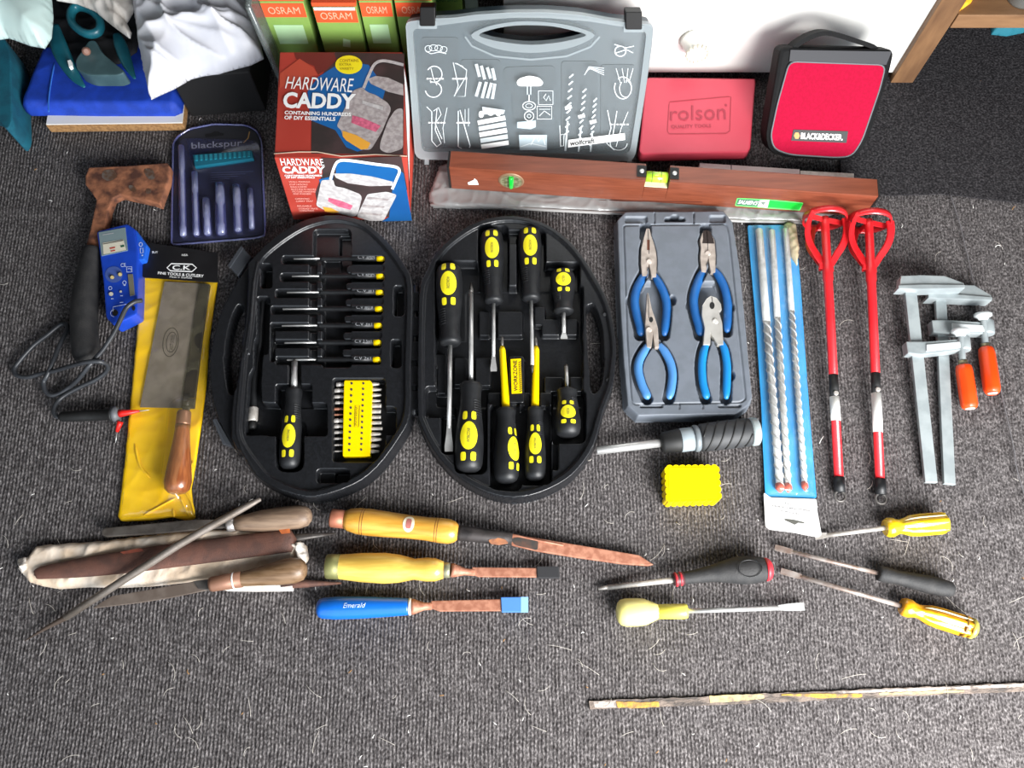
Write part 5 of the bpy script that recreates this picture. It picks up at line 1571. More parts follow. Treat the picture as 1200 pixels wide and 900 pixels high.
def make_bit_pack():
    s = lambda x, y: (180 + x / 3.75, 50 + y / 3.75)
    t = thing('blister_pack', 'dark blister pack of socket bits under purple tinted plastic beside the blue mat', 'pack', P(256, 215, 0))
    out = roundpoly([(201, 287), (203, 168), (208, 160), (222, 151), (250, 145.5), (288, 146.5), (301, 153), (307, 166), (308.5, 215), (311, 276), (300, 279)], 5)
    m_c = mat('dark_blue_card', '1a1c26', .6, col2='20222d', nscale=20)
    part('backing_card', slab(out, .003, .0006), m_c, t)
    pl = Level(.003)
    part('header_print', facepoly(pl, roundpoly([(209, 176), (210, 162), (224, 153), (252, 147.5), (287, 148.5), (299, 155), (304, 167), (305, 180)], 4), .0003), mat('charcoal_header', '2c2c30', .55), t)
    part('hang_slot', facepoly(pl, roundpoly([s(225, 402), s(255, 398), s(265, 390), s(285, 390), s(290, 396), s(308, 398), s(308, 408), s(228, 416)], 1), .0006), M_ink, t)
    part('lettering', letters('blackspur', [s(165, 440), s(390, 425), s(388, 462), s(168, 475)], lambda x, y: pl.pt(x, y, .0007), .01), mat('silver_print', 'b4b4ba', .5), t)
    part('swoosh', stroke(pl, [s(395, 440), s(415, 420), s(422, 390)], 1.2, .0007), mat('tan_print', 'b08a50', .5), t)
    for k in range(5):
        part('small_print', stroke(pl, [s(250, 572 + k * 10), s(440 - k * 35, 566 + k * 10)], .7, .0006), mat('dim_grey_print', '50546a', .6), t)
    m_tl = mat('teal_plastic_strip', '0f5c70', .4)
    part('teal_rail', slab([s(172, 492), s(430, 472), s(438, 508), s(180, 545)], .011, .0035), m_tl, t, bevel=.001)
    for k in range(12):
        x = 182 + k * 21
        y = 490 - k * 1.6
        part('rail_tooth', slab([s(x, y + 4), s(x + 10, y + 3), s(x + 11, y + 26), s(x + 1, y + 27)], .0128, .011), mat('pale_teal_plastic', '1c7688', .4), t)
    m_so = mat('violet_grey_steel', 'b4b8cc', .3, .2, col2='9a9fb8', nscale=60)
    m_f = film('violet_blister', '5c60a0', .10, .72, .10)
    for x, y0, y1, r, prof in ((122, 455, 845, 13, [(0, .9), (.25, 1), (.28, .75), (.9, .75), (.92, 1), (1, 1)]), (180, 572, 842, 13, [(0, 1), (.3, 1), (.34, .7), (.9, .7), (1, .9)]), (230, 690, 840, 15, [(0, 1), (.5, 1), (.55, .8), (1, .9)]),
                               (290, 625, 838, 19, [(0, .8), (.1, 1), (.35, 1), (.42, .62), (.8, .62), (.82, .8), (1, .8)]), (364, 632, 825, 16, [(0, .7), (.1, 1), (.4, 1), (.46, .7), (.9, .7), (1, .85)]), (424, 645, 815, 12, [(0, 1), (.45, 1), (.5, .75), (1, .9)])):
        R = r / 3.75 * SC(250, 240)
        zc = .0045 + R
        part('socket_bit', lathe(P(*s(x, y0), zc), P(*s(x + 8, y1), zc), [(a, b * R) for a, b in prof], 14), m_so, t)
        A, B = P(*s(x, y0 - 8), zc), P(*s(x + 8, y1 + 8), zc)
        part('blister_bubble', lathe(A, B, [(0, R * .6), (.03, R * 1.2), (.97, R * 1.2), (1, R * .6)], 14), m_f, t)
    sh = roundpoly([(203, 284), (205, 172), (214, 162), (300, 164), (305, 176), (306, 215), (308, 273), (298, 276)], 4)
    part('blister_sheet', slab(sh, .0062, .0056), film('violet_sheet', '40447a', .05, .90, .08), t)
    part('blister_edge', tube([P(x, y, .0045) for x, y in out + out[:1]], .0016, 6, caps=False), film('violet_edge', '6a6ea8', .15, .45, .1), t)
make_bit_pack()

def make_saw():
    # printed sleeve
    t = thing('yellow_tool_sleeve', 'yellow plastic sleeve with a black header holding a wooden handled saw', 'packaging', P(195, 450, 0))
    sheath = roundpoly([(167, 322), (255, 329), (252, 350), (245, 400), (242, 450), (237, 490), (231, 530), (227, 558), (224, 572), (226, 590), (229, 607), (220, 610.5), (202, 606), (175, 610), (142, 611), (138.5, 606), (146, 545), (155, 450)], 2)
    m_y = mat('yellow_sleeve_plastic', 'fccb12', .38, col2='fac40c', nscale=12, bump=.6, bscale=28)
    part('sleeve_back', pillow(sheath, .0006, .0024, .004, .002, .0008, 40, 51), m_y, t)
    for ln in ([(205, 584), (190, 592), (168, 604)], [(211, 582), (217, 595), (222, 606)], [(217, 576), (224, 588), (228, 603)], [(158, 520), (164, 545), (176, 560)], [(203, 596), (204, 606)], [(226, 540), (222, 558)]):
        part('crease', tube([P(x, y, .0032) for x, y in crom(ln, 4)], [.0004] + [.0016] * (len(crom(ln, 4)) - 2) + [.0004], 8, .9), m_y, t)
    hd = roundpoly([(170, 284), (255, 296), (255, 331), (167, 325)], 2)
    zh = .0125
    part('header_card', slab(hd, zh, zh - .0012), mat('black_header_card', '141315', .45, col2='1a191b', nscale=30), t)
    pl = Level(zh)
    f = lambda x, y: (100 + x / 4.286, 270 + y / 4.286)
    part('emblem', stroke(pl, [f(410, 188), f(432, 167), f(537, 170), f(558, 188), f(535, 207), f(428, 203)], 1.3, .0004, True), M_white, t)
    L = lambda s_, q, b=0: part('lettering', letters(s_, q, lambda x, y: pl.pt(x, y, .0005), b), M_white, t)
    L('C.K', [f(438, 174), f(530, 176), f(528, 199), f(436, 198)], .02)
    L('FINE TOOLS & CUTLERY', [f(365, 207), f(595, 222), f(594, 237), f(364, 220)], .02)
    L('Made in Sheffield', [f(425, 228), f(535, 234), f(534, 243), f(424, 237)])
    L('BUY', hquad(*f(336, 104), *f(365, 115)))
    L('NSA', hquad(*f(485, 118), *f(515, 129)))
    # saw: steel plate, stiff back, ferrule, handle
    w = thing('dovetail_saw', 'wooden handled dovetail saw with a grey steel blade inside the yellow sleeve', 'saw', P(205, 440, .004))
    mb = mat('lacquered_saw_plate', '877d72', .45, .2, col2='776d63', nscale=50, bump=.08)
    part('blade', slab([(193, 330), (236, 332), (214, 478), (164, 477)], .0062, .0050), mb, w)
    part('stiff_back', slab([(234, 331.5), (245.5, 333), (236, 400), (227, 478), (212, 478)], .0095, .0040), mat('dark_saw_back', '3c3934', .5, .5, col2='4a443a', nscale=30), w, bevel=.0008)
    bp = Level(.0063)
    st_ = mat('etched_grey', '4a433d', .6)
    part('etched_mark', stroke(bp, ell(200, 401, 9, 17, 26, .14), 1.0, .0003, True), st_, w)
    part('etched_mark', stroke(bp, ell(201, 401, 6, 12, 22, .14), .8, .0003, True), st_, w)
    part('lettering', letters('CAST STEEL', [(198, 412), (201, 391), (205, 392), (202, 413)], lambda x, y: bp.pt(x, y, .0004)), st_, w)
    part('tang', slab([(214, 476), (222, 477), (218, 486), (213, 486)], .0110, .006), M_dksteel, w)
    A, B = P(216, 482, .0150), P(207, 579, .0150)
    s = SC(210, 530)
    part('ferrule', lathe(A, P(214.3, 499, .0150), [(0, .0078), (.1, .0088), (.85, .0092), (1, .0088)], 18), mat('copper_ferrule', 'a07058', .35, .6), w)
    part('handle', lathe(P(214.3, 498.5, .0150), B, [(0, .0095), (.08, .0092), (.3, .0112), (.6, .0145), (.82, .0166), (.93, .0150), (.98, .0105), (1, .005)], 20),
         mat('red_brown_handle', '9a5a32', .3, col2='7e4424', nscale=30, stretch=(8, 1, 8), coat=.5), w)
    # clear front of the sleeve, drawn tight over the handle
    cf = []
    q = [(168, 326), (253, 331), (244, 400), (241, 450), (236, 490), (230, 530), (226, 560), (224, 574), (227, 604), (203, 603), (142, 607), (149, 545), (156, 450)]
    a = [tuple(P(x, y, .003)[:2]) for x, y in q]
    mbf = pillow(q, .0034, .0075, .010, .0025, .0016, 45, 17)
    hx = [tuple(P(x, y, .015)[:2]) for x, y in ((216, 482), (212, 530), (207, 574))]
    arr = np.array([(v[0], v[1]) for v in mbf.v])
    dl = sdline(arr, hx)
    bump_ = .0335 * np.sqrt(np.clip(1 - (dl / .024) ** 2, 0, 1))
    edge = sdf(arr, a)
    nn = len(mbf.v) // 2
    V = []
    for i, v in enumerate(mbf.v[:nn]):
        z = max(v[2], min(bump_[i], .004 + max(0, -edge[i]) * 3.2))
        V.append((v[0], v[1], z))
    part('clear_front', MB().add(V, [fc for fc in mbf.f if max(fc) < nn]), film('clear_sleeve_front', 'fff4c0', .06, .97, .14), t, fix=False)
make_saw()

# ------------------------------------------------------------------ right side tools
def make_masonry_bits():
    t = thing('blue_drill_bit_pouch', 'long blue plastic pouch with a white hanging card, holding three masonry drill bits', 'packaging', P(915, 440, 0))
    bag = roundpoly([(876, 264), (920, 263.5), (931, 262), (938, 330), (944, 420), (950, 500), (955, 560), (957, 584), (897, 582), (894, 520), (892, 470), (886, 380), (880, 310)], 3)
    part('pouch_back', slab(bag, .0028, .0008), mat('sky_blue_plastic', '3a9bd6', .4, col2='2f8cc8', nscale=14, bump=.15, bscale=40), t)
    card = roundpoly([(895, 577), (903, 583), (957, 585), (958, 600), (963, 627), (958, 629.5), (930, 624), (902, 620.5), (897, 617), (896, 598)], 2.5)
    part('header_card', slab(card, .0052, .0036), mat('white_card', 'd2d1cf', .5), t)
    pl = Level(.0052)
    g = lambda x, y: (890 + x / 13.85, 570 + y / 13.85)
    part('hang_slot', facepoly(pl, [g(405, 525), g(560, 540), g(735, 585), g(720, 602), g(630, 590), g(570, 625), g(500, 590), g(410, 550)], .0003), mat('shadow_grey_print', '4a4a44', .7), t)
    m_p = mat('faint_grey_print', '3c3c3e', .6)
    L = lambda s_, q: part('lettering', letters(s_, q, lambda x, y: pl.pt(x, y, .0004)), m_p, t)
    L('MASONRY DRILL', [g(810, 410), g(180, 325), g(185, 300), g(815, 380)])
    L('SET OF 3', [g(640, 465), g(350, 405), g(355, 380), g(645, 440)])
    L('01', [g(510, 305), g(415, 280), g(420, 260), g(515, 285)])
    mz = mat('galvanised_drill', 'c6c6c3', .34, .35, col2='b0b0ad', nscale=80)
    mt = mat('red_dipped_tip', 'c4523c', .5)
    for i, (top, bot, ys, r, lab) in enumerate((((889.5, 269), (914.5, 577), 385, 5.0, 'leftmost and thickest of the three long masonry bits in the blue pouch'), ((904.5, 270), (924, 577), 380, 4.2, 'middle of the three long masonry bits in the blue pouch'),
                                            ((920.5, 268), (943.5, 575), 372, 3.8, 'rightmost and thinnest of the three long masonry bits in the blue pouch'))):
        s = SC(910, 420)
        R = r * s
        z = .003 + R
        d = thing('masonry_drill_bit', lab, 'drill bit', P(*top, .003), 'masonry bits in the blue pouch')
        q = (ys - top[1]) / (bot[1] - top[1])
        A, B = P(*top, z), P(*bot, z)
        part('shank', lathe(A, A + (B - A) * q, [(0, R * .75), (.01, R * .92), (1, R * .92)], 14), mz, d)
        # flute: twin helix around a thin core
        fb = lathe(A + (B - A) * q, A + (B - A) * .985, [(0, R * .82), (1, R * .82)], 12)
        dd, sd, up = frame(B - A)
        L_ = (B - A).length
        for ph in (0, math.pi):
            pp, wd = [], []
            turns = 16 if i < 2 else 20
            for k in range(turns * 8 + 1):
                tt_ = q + (.985 - q) * k / (turns * 8)
                an = ph + 2 * math.pi * k / 16
                pp.append(A + dd * (tt_ * L_) + (sd * math.cos(an) + up * math.sin(an)) * R * .78)
            fb.join(tube(pp, R * .26, 6))
        part('flute', fb, mz, d)
        part('carbide_tip', lathe(A + (B - A) * .97, B, [(0, R * .95), (.6, R * 1.05), (1, R * .3)], 12), mt, d)
    # clear front, tented over the bits
    q = [(877, 265), (921, 264.5), (930, 263), (937, 330), (943, 420), (949, 500), (954, 560), (955, 582), (899, 580), (896, 520), (894, 470), (888, 380), (882, 310)]
    a = [tuple(P(x, y, .003)[:2]) for x, y in q]
    mbf = pillow(q, .0031, .006, .008, .0025, .002, 55, 31)
    arr = np.array([(v[0], v[1]) for v in mbf.v])
    h = np.zeros(len(arr))
    for top, bot, r in (((889.5, 269), (914.5, 577), 5.0), ((904.5, 270), (924, 577), 4.2), ((920.5, 268), (943.5, 575), 3.8)):
        R = r * .00115
        dl = sdline(arr, [tuple(P(*top, .004 + R)[:2]), tuple(P(*bot, .004 + R)[:2])])
        h = np.maximum(h, .0045 + 2 * R - np.clip(dl - R * .6, 0, 1) * 1.1)
    edge = sdf(arr, a)
    nn = len(mbf.v) // 2
    V = [(v[0], v[1], max(v[2], min(h[i], .0035 + max(0, -edge[i]) * 2.5))) for i, v in enumerate(mbf.v[:nn])]
    part('clear_front', MB().add(V, [fc for fc in mbf.f if max(fc) < nn]), M_clear, t, fix=False)
    part('torn_corner', pillow([(918, 264), (922, 261), (933, 264), (936, 290), (934, 312), (926, 300), (922, 275)], .0034, .008, .006, .002, .003, 90, 41), mat('yellowed_film', 'b8ab8c', .4), t)
make_masonry_bits()

def make_mixer(ring_c, rr, arm_l, arm_r, joint, mid, end, label, lab_y):
    """paint stirrer lying on its hoop"""
    t = thing('paint_mixer', label, 'mixer', P(*end, 0), 'red paint mixers')
    m = mat('red_enamel', 'd8262c', .32, col2='cf1f27', nscale=20, coat=.3)
    s = SC(*ring_c, .028)
    R = rr * s
    zc = R + .001
    c = P(*ring_c, zc)
    je = P(*end, .0065)
    ax = (je - c).normalized()
    side = ax.cross(Vector((0, 0, 1))).normalized()
    up = side.cross(ax).normalized()
    hoop = [c + (side * math.cos(2 * math.pi * k / 40) + up * math.sin(2 * math.pi * k / 40)) * R for k in range(41)]
    # hoop as a band: width along the axis
    vs, fs = [], []
    n = 40
    for k in range(n):
        o = (side * math.cos(2 * math.pi * k / n) + up * math.sin(2 * math.pi * k / n))
        for r_, a_ in ((R - .0016, -.0042), (R, -.0046), (R + .0004, 0), (R, .0046), (R - .0016, .0042)):
            vs.append(c + o * r_ + ax * a_)
    for k in range(n):
        k2 = (k + 1) % n
        for j in range(5):
            fs.append((k * 5 + j, k2 * 5 + j, k2 * 5 + (j + 1) % 5, k * 5 + (j + 1) % 5))
    part('hoop', MB().add(vs, fs), m, t)
    shaft_at = lambda q: c + (je - c) * q
    L = (je - c).length
    qj = (joint[1] - ring_c[1]) / (end[1] - ring_c[1])
    # three blades sweep from the hoop to the shaft
    for an0, tw, w in ((math.radians(172), .45, .0125), (math.radians(38), -.75, .0125), (math.radians(285), .45, .012)):
        pts, wd = [], []
        N = 18
        for k in range(N + 1):
            q = k / N
            rad = R * .94 * (1.0 + .12 * math.sin(math.pi * min(1, q * 1.5)) - q ** 2.2 * 1.04)
            rad = max(rad, .0058)
            an = an0 + tw * math.sin(q * math.pi * .5)
            o = side * math.cos(an) + up * math.sin(an)
            tg = side * -math.sin(an) + up * math.cos(an)
            pts.append(c + ax * (qj * L * 1.02 * q) + o * rad)
            wd.append(tg * .5 + o * .85 + ax * .1)
        part('blade', ribbon(pts, wd, w, .0022), m, t)
    # shaft, from the hoop's centre to the coupling
    part('shaft', lathe(c - ax * .002, shaft_at((lab_y[3] - ring_c[1] + 2) / (end[1] - ring_c[1])), [(0, .0050), (.02, .0056), (qj - .01, .0056), (qj, .0068), (qj + .06, .0068), (qj + .07, .0058), (1, .0056)], 14), m, t)
    spk = MB()
    for an in (math.radians(195), math.radians(20), math.radians(275)):
        o = side * math.cos(an) + up * math.sin(an)
        spk.join(ribbon([c + ax * .002, c + o * (R - .001) + ax * .002], ax, .007, .002))
    part('spokes', spk, m, t)
    qq = lambda y: (y - ring_c[1]) / (end[1] - ring_c[1])
    b0, b1, w1, e0 = lab_y
    def ringpart(nm, ya, yb, r, mm, sg=14):
        return part(nm, lathe(shaft_at(qq(ya)), shaft_at(qq(yb)), [(0, r), (1, r)], sg), mm, t)
    ringpart('black_section', b0, b1, .0059, M_ink)
    sc = shaft_at(qq(b1 - 3)) + up * .0058
    part('clamp_screw', lathe(sc, sc + up * .0016, [(0, .0034), (.7, .0032), (1, .002)], 12), M_satin, t)
    ringpart('label_band', b1, w1, .0061, mat('white_paper_band', 'ebe9e4', .55))
    ringpart('end_sleeve', e0, end[1], .0068, M_rubber)
    ec = shaft_at(1.0)
    hp = [ec + ax * (.0045 + .0065 * math.cos(a_)) + side * (.0065 * math.sin(a_)) for a_ in [2 * math.pi * k / 18 for k in range(19)]]
    part('hanging_ring', tube(hp, .0017, 8, caps=False), M_dksteel, t)
make_mixer((966.5, 256), 25.0, None, None, (975, 319), None, (984, 577), 'red enamel paint mixer nearest the blue drill bit pouch', (447, 472, 499, 561))
make_mixer((1018, 259), 25.0, None, None, (1024, 320), None, (1032, 580), 'red enamel paint mixer nearest the steel clamps', (445, 468, 512, 563))

def make_clamp(label, j0, j1, bar0, bar1, zb0, zb1, arm, screw_top, screw_bot, hnd, zj, bw):
    t = thing('bar_clamp', label, 'clamp', P(*bar1, 0), 'silver bar clamps with orange handles')
    s = SC(1090, 400)
    m = M_silver
    # serrated bar
    A, B = P(*bar0, zb0), P(*bar1, zb1)
    dd = (B - A).normalized()
    sd = Vector((dd.y, -dd.x, 0)).normalized() * -1
    if sd.x < 0: sd = -sd
    w = bw * s
    def boxbar(a, b, wdt, zt, thk, wb=None):
        wb = wdt if wb is None else wb
        a, b = Vector(a), Vector(b)
        d_ = (b - a); d_.z = 0; d_.normalize()
        n_ = Vector((-d_.y, d_.x, 0))
        vs = []
        for p, ww in ((a, wdt), (b, wb)):
            for q, h in ((-1, -1), (1, -1), (1, 1), (-1, 1)):
                vs.append(p + n_ * (q * ww / 2) + Vector((0, 0, h * thk / 2)))
        return MB().add(vs, [(0, 1, 2, 3), (7, 6, 5, 4), (0, 4, 5, 1), (1, 5, 6, 2), (2, 6, 7, 3), (3, 7, 4, 0)], False)
    part('bar', boxbar(A, B, w, 0, .006), m, t, bevel=.0008)
    # fixed jaw: thick at the bar, tapering wedge
    jz = zj
    ja = [(j0[0] - 1, j0[1] - 9), (j0[0] + 22, j0[1] - 10), (j0[0] + 50, j0[1] - 9), (j1[0], j1[1] - 2), (j1[0], j1[1] + 3), (j0[0] + 24, j0[1] + 6), (j0[0] - 3, j0[1] + 5)]
    part('fixed_jaw', slab(ja, jz + .007, jz - .007), m, t, bevel=.0014)
    part('jaw_rib', slab([(j0[0] - 4, j0[1] + 2), (j0[0] + 24, j0[1] + 1), (j1[0] + 1, j1[1]), (j1[0] + 1, j1[1] + 4), (j0[0] + 24, j0[1] + 7), (j0[0] - 4, j0[1] + 6)], jz + .0095, jz - .009), m, t, bevel=.001)
    # sliding arm
    a0, a1 = arm
    aa = [(a0[0] - 2, a0[1] - 7), (a0[0] + 22, a0[1] - 7), (a1[0], a1[1] - 6), (a1[0] + 3, a1[1]), (a1[0] - 1, a1[1] + 7), (a0[0] + 22, a0[1] + 8), (a0[0] + 18, a0[1] + 9), (a0[0], a0[1] + 7)]
    zA = zb0 + (zb1 - zb0) * ((a0[1] - bar0[1]) / (bar1[1] - bar0[1]))
    part('sliding_arm', slab(aa, zA + .0085, zA - .0065), m, t, bevel=.0016)
    mr_ = mat('pale_zinc', 'cfd4d5', .36, .2)
    part('arm_rib', slab([(a0[0] + 22, a0[1] - 3.5), (a1[0] - 4, a1[1] - 3), (a1[0] - 4, a1[1] + 4), (a0[0] + 22, a0[1] + 4.5)], zA + .0105, zA + .0080), mr_, t, bevel=.0008)
    # screw with pad and handle
    S0, S1 = P(*screw_top, zA + .010), P(*screw_bot, zA + .002)
    th = [(0, .0036)]
    N = 22
    for k in range(N):
        th += [((k + .3) / N, .0046), ((k + .8) / N, .0037)]
    part('screw', lathe(S0, S1, th + [(1, .0036)], 14), m, t)
    ud = (S1 - S0).normalized()
    part('pressure_pad', lathe(S0 - ud * .0065, S0 + ud * .004, [(0, .009), (.15, .0112), (.5, .0112), (.7, .007), (1, .005)], 20), mr_, t)
    part('boss', lathe(P(a1[0] - 2, a1[1] - 8, zA + .003), P(a1[0] - .5, a1[1] + 8, zA + .003), [(0, .0078), (.1, .0088), (.9, .0088), (1, .0078)], 16), m, t)
    H0, H1 = P(*hnd[0], zA + .0005), P(*hnd[1], max(.0128, zA - .004))
    part('brass_collar', lathe(S1 - ud * .006, H0 + ud * .003, [(0, .0052), (1, .006)], 12), mat('dull_brass', '8d8468', .4, .7), t)
    mo = mat('orange_handle_plastic', 'f04e12', .38, col2='e8460e', nscale=20, coat=.2)
    fc = lambda k, q: 1.0 if k % 3 else .95
    part('handle', lathe(H0, H1, [(0, .0080), (.03, .0094), (.15, .0102), (.6, .0105), (.9, .0103), (.97, .0090), (1, .0070)], 24, 1, fc), mo, t)
    part('handle_end', lathe(H1 - ud * .0008, H1 + ud * .0010, [(0, .0070), (1, .0050)], 16), mat('end_highlight', 'e9d9d2', .25), t)  # bright light on the handle's end, put in as a pale colour
make_clamp('silver bar clamp with an orange handle, lying in front of and over the other clamp', (1057, 332), (1130, 333.5), (1066, 338), (1090.5, 566), .0235, .0055, ((1064, 407), (1130, 403)), (1125.5, 391), (1128.5, 427), ((1129, 428), (1136.5, 479)), .0270, 13.5)
make_clamp('silver bar clamp with an orange handle, rightmost and partly under the other clamp', (1092, 343), (1162, 348), (1101.5, 346), (1112, 568), .0085, .0042, ((1094, 382), (1158, 384)), (1152, 372), (1155, 407), ((1155.5, 408), (1163, 461)), .0092, 12.5)

# ratchet screwdriver
def make_ratchet():
    A0, A1 = (699, 528), (889, 505)
    t = thing('ratchet_screwdriver', 'grey and black ratchet screwdriver with a long bare shaft below the pliers tray', 'screwdriver', P(800, 515, 0))
    lerp = lambda x: (x, 528 + (505 - 528) * (x - 699) / 190)
    s = SC(800, 515)
    z = .0185
    Z = lambda x: .0085 + (z - .0085) * min(1, max(0, (x - 699) / 90)) if x < 789 else z
    part('shaft', lathe(P(*lerp(699), .0130), P(*lerp(778), z), [(0, .0050), (.01, .0056), (1, .0056)], 6), M_steel, t)
    part('front_collar', lathe(P(*lerp(774), z), P(*lerp(797), z), [(0, .0100), (.15, .0130), (.9, .0150), (1, .0150)], 24), M_ink, t)
    part('ratchet_ring', lathe(P(*lerp(796.5), z), P(*lerp(813), z), [(0, .0148), (.05, .0152), (1, .0150)], 24), mat('blue_grey_plastic', '8d979c', .4), t)
    part('ratchet_flange', lathe(P(*lerp(812), z), P(*lerp(819), z), [(0, .0162), (.3, .0172), (.7, .0172), (1, .0158)], 24), mat('mid_grey_plastic', '70777b', .4), t)
    A, B = P(*lerp(818.5), z), P(*lerp(879), z)
    pr = [(0, .0160), (.06, .0178), (.5, .0184), (.94, .0180), (1, .0168)]
    gp = part('grip', lathe(A, B, pr, 28), mat('charcoal_grip_rubber', '343537', .6, col2='2e2f31', nscale=60), t)
    for k in range(6):
        pp = [on_lathe(A, B, pr, -.12 + k * .19 + .36 * j / 14, .15 + 2.8 * j / 14, .0002) for j in range(15)]
        pp = [p for j, p in enumerate(pp) if 0.03 < (-.12 + k * .19 + .36 * j / 14) < .96]
        if len(pp) > 3:
            part('grip_ridge', tube(pp, .0011, 6), M_ink, gp)
    part('end_cap', lathe(P(*lerp(878.5), z), P(*lerp(888.5), z), [(0, .0172), (.3, .0182), (.8, .0178), (1, .0150)], 28), mat('pale_grey_cap', '9aa4a4', .35), t)
make_ratchet()

def make_yellow_block():
    h = .027
    t = thing('yellow_bit_box', 'small bright yellow ribbed plastic box on the carpet below the ratchet screwdriver', 'box', P(812, 570, 0))
    f = lambda x, y: (680 + x / 4.286, 470 + y / 4.286)
    tl, tr, br, bl = f(433, 330), f(688, 327), f(702, 492), f(440, 500)
    out = []
    def edge(a, b, n):
        a, b = np.array(a), np.array(b)
        d = (b - a) / n
        L = np.linalg.norm(d)
        nn = np.array((d[1], -d[0])) / L
        for i in range(n):
            for k in range(6):
                an = math.pi * k / 6
                out.append(tuple(a + d * (i + .5 - .5 * math.cos(an)) + nn * (L * .33 * math.sin(an))))
    edge(tl, tr, 8); edge(tr, br, 5); edge(br, bl, 8); edge(bl, tl, 5)
    part('ribbed_body', slab(out, h, .0006), M_yellow, t, bevel=.0008)
    inn = [tuple(np.array((812, 566)) + (np.array(p) - np.array((812, 566))) * .93) for p in (tl, tr, br, bl)]
    part('lid', slab(roundpoly(inn, 3), h + .0008, h - .001), mat('yellow_lid_plastic', 'fbee00', .35), t)
make_yellow_block()

def driver(name, label, A0, A1, prof, m, z, seg=20, facets=None, base=None, cat='screwdriver', flat=1):
    t = thing(name, label, cat, P(*A1, 0))
    s = SC(*A1, z)
    pr = [(a, b * s) for a, b in prof]
    part('handle', lathe(P(*A0, z), P(*A1, z), pr, seg, flat, facets), m, t)
    return t, pr, s

# torx driver, black and red
t = thing('red_ringed_screwdriver', 'black screwdriver with a bulging grip and red rings pointing left', 'screwdriver', P(850, 672, 0))
s = SC(850, 670)
z = .0165
cl = crom([(799, 678, 7.2), (815, 675.5, 8.0), (833, 672.5, 9.5), (848, 670.3, 12.5), (862, 668.8, 15.2), (876, 668, 16.2), (888, 667.5, 15), (897, 667.3, 13)], 5)
part('handle', tube([P(x, y, z) for x, y, r in cl], [r * s for x, y, r in cl], 22, .95), M_dkgrip, t)
part('shaft', lathe(P(790, 679.5, z), P(712, 688.5, .006), [(0, .0034), (1, .0030)], 10), M_satin, t)
part('star_tip', lathe(P(713, 688.3, .0062), P(701, 690, .0048), [(0, .0030), (.5, .0026), (1, .0018)], 12, 1, lambda k, q: 1 if k % 2 else .75), M_satin, t)
mr = mat('red_ring_plastic', 'c2303a', .4)
part('front_sleeve', lathe(P(789, 679.8, z), P(801, 677.7, z), [(0, .0068), (.3, .0078), (1, .0078)], 18), mat('dark_maroon_sleeve', '4a2a2c', .5), t)
for x in (790.5, 796):
    part('red_ring', lathe(P(x, 679.6 - (x - 789) * .17, z), P(x + 3, 679.1 - (x - 789) * .17, z), [(0, .0076), (.3, .0086), (.7, .0086), (1, .0076)], 18), mr, t)
part('red_end', lathe(P(896, 667.3, z), P(904, 666.8, z), [(0, .0140), (.4, .0138), (.8, .0118), (1, .009)], 22), mr, t)
pv = [on_lathe(P(858, 669, z), P(892, 667.5, z), [(0, .0167), (.5, .0173), (1, .0160)], .5 + .40 * math.cos(a), math.pi / 2 + .62 * math.sin(a), .0002) for a in [2 * math.pi * k / 24 for k in range(25)]]
part('thumb_dish', tube(pv, .0006, 5, caps=False), mat('glossy_black_line', '1c1c1d', .4), t)

# cream bulb handled driver
t = thing('cream_screwdriver', 'cream and yellow bulb handled screwdriver with a flat blade pointing right', 'screwdriver', P(770, 717, 0))
z = .0170
mc = mat('cream_plastic', 'efe38a', .35, coat=.3)
s = SC(760, 717)
part('bulb', lathe(P(722.5, 718, z), P(771, 716.7, z), [(a, b * s) for a, b in ((0, 6), (.03, 11), (.10, 14.3), (.22, 15.8), (.5, 15.9), (.70, 14.8), (.86, 11.5), (1, 8.6))], 10, 1), mc, t)
part('neck', lathe(P(769, 716.8, z), P(805, 716.2, z), [(0, 8.4 * s), (.9, 8.6 * s), (1, 8 * s)], 18), mat('lemon_plastic', 'e8dc5a', .35, coat=.2), t)
part('shaft', lathe(P(804, 716.2, z), P(914, 712.3, .007), [(0, .0029), (1, .0029)], 10), M_steel, t)
A, B = P(911, 712.4, .0072), P(942.5, 710.8, .004)
_, sd, up = frame(B - A)
vs = []
for q, w, h in ((0, .0028, .0028), (.35, .0040, .0020), (.7, .0046, .0010), (1, .0046, .0005)):
    c = A + (B - A) * q
    vs += [c - sd * w - up * h, c + sd * w - up * h, c + sd * w + up * h, c - sd * w + up * h]
part('blade_tip', MB().add(vs, [(i * 4 + k, i * 4 + (k + 1) % 4, i * 4 + 4 + (k + 1) % 4, i * 4 + 4 + k) for i in range(3) for k in range(4)] + [(3, 2, 1, 0), (12, 13, 14, 15)], False), M_steel, t)

def flat_tip(t, A, B, w0, w1, m):
    _, sd, up = frame(B - A)
    vs = []
    for q, w, h in ((0, w0, w0), (.4, w0 * 1.3, w0 * .8), (.8, w1, w0 * .4), (1, w1, w0 * .25)):
        c = A + (B - A) * q
        vs += [c - sd * w - up * h, c + sd * w - up * h, c + sd * w + up * h, c - sd * w + up * h]
    part('blade_tip', MB().add(vs, [(i * 4 + k, i * 4 + (k + 1) % 4, i * 4 + 4 + (k + 1) % 4, i * 4 + 4 + k) for i in range(3) for k in range(4)] + [(3, 2, 1, 0), (12, 13, 14, 15)], False), m, t)

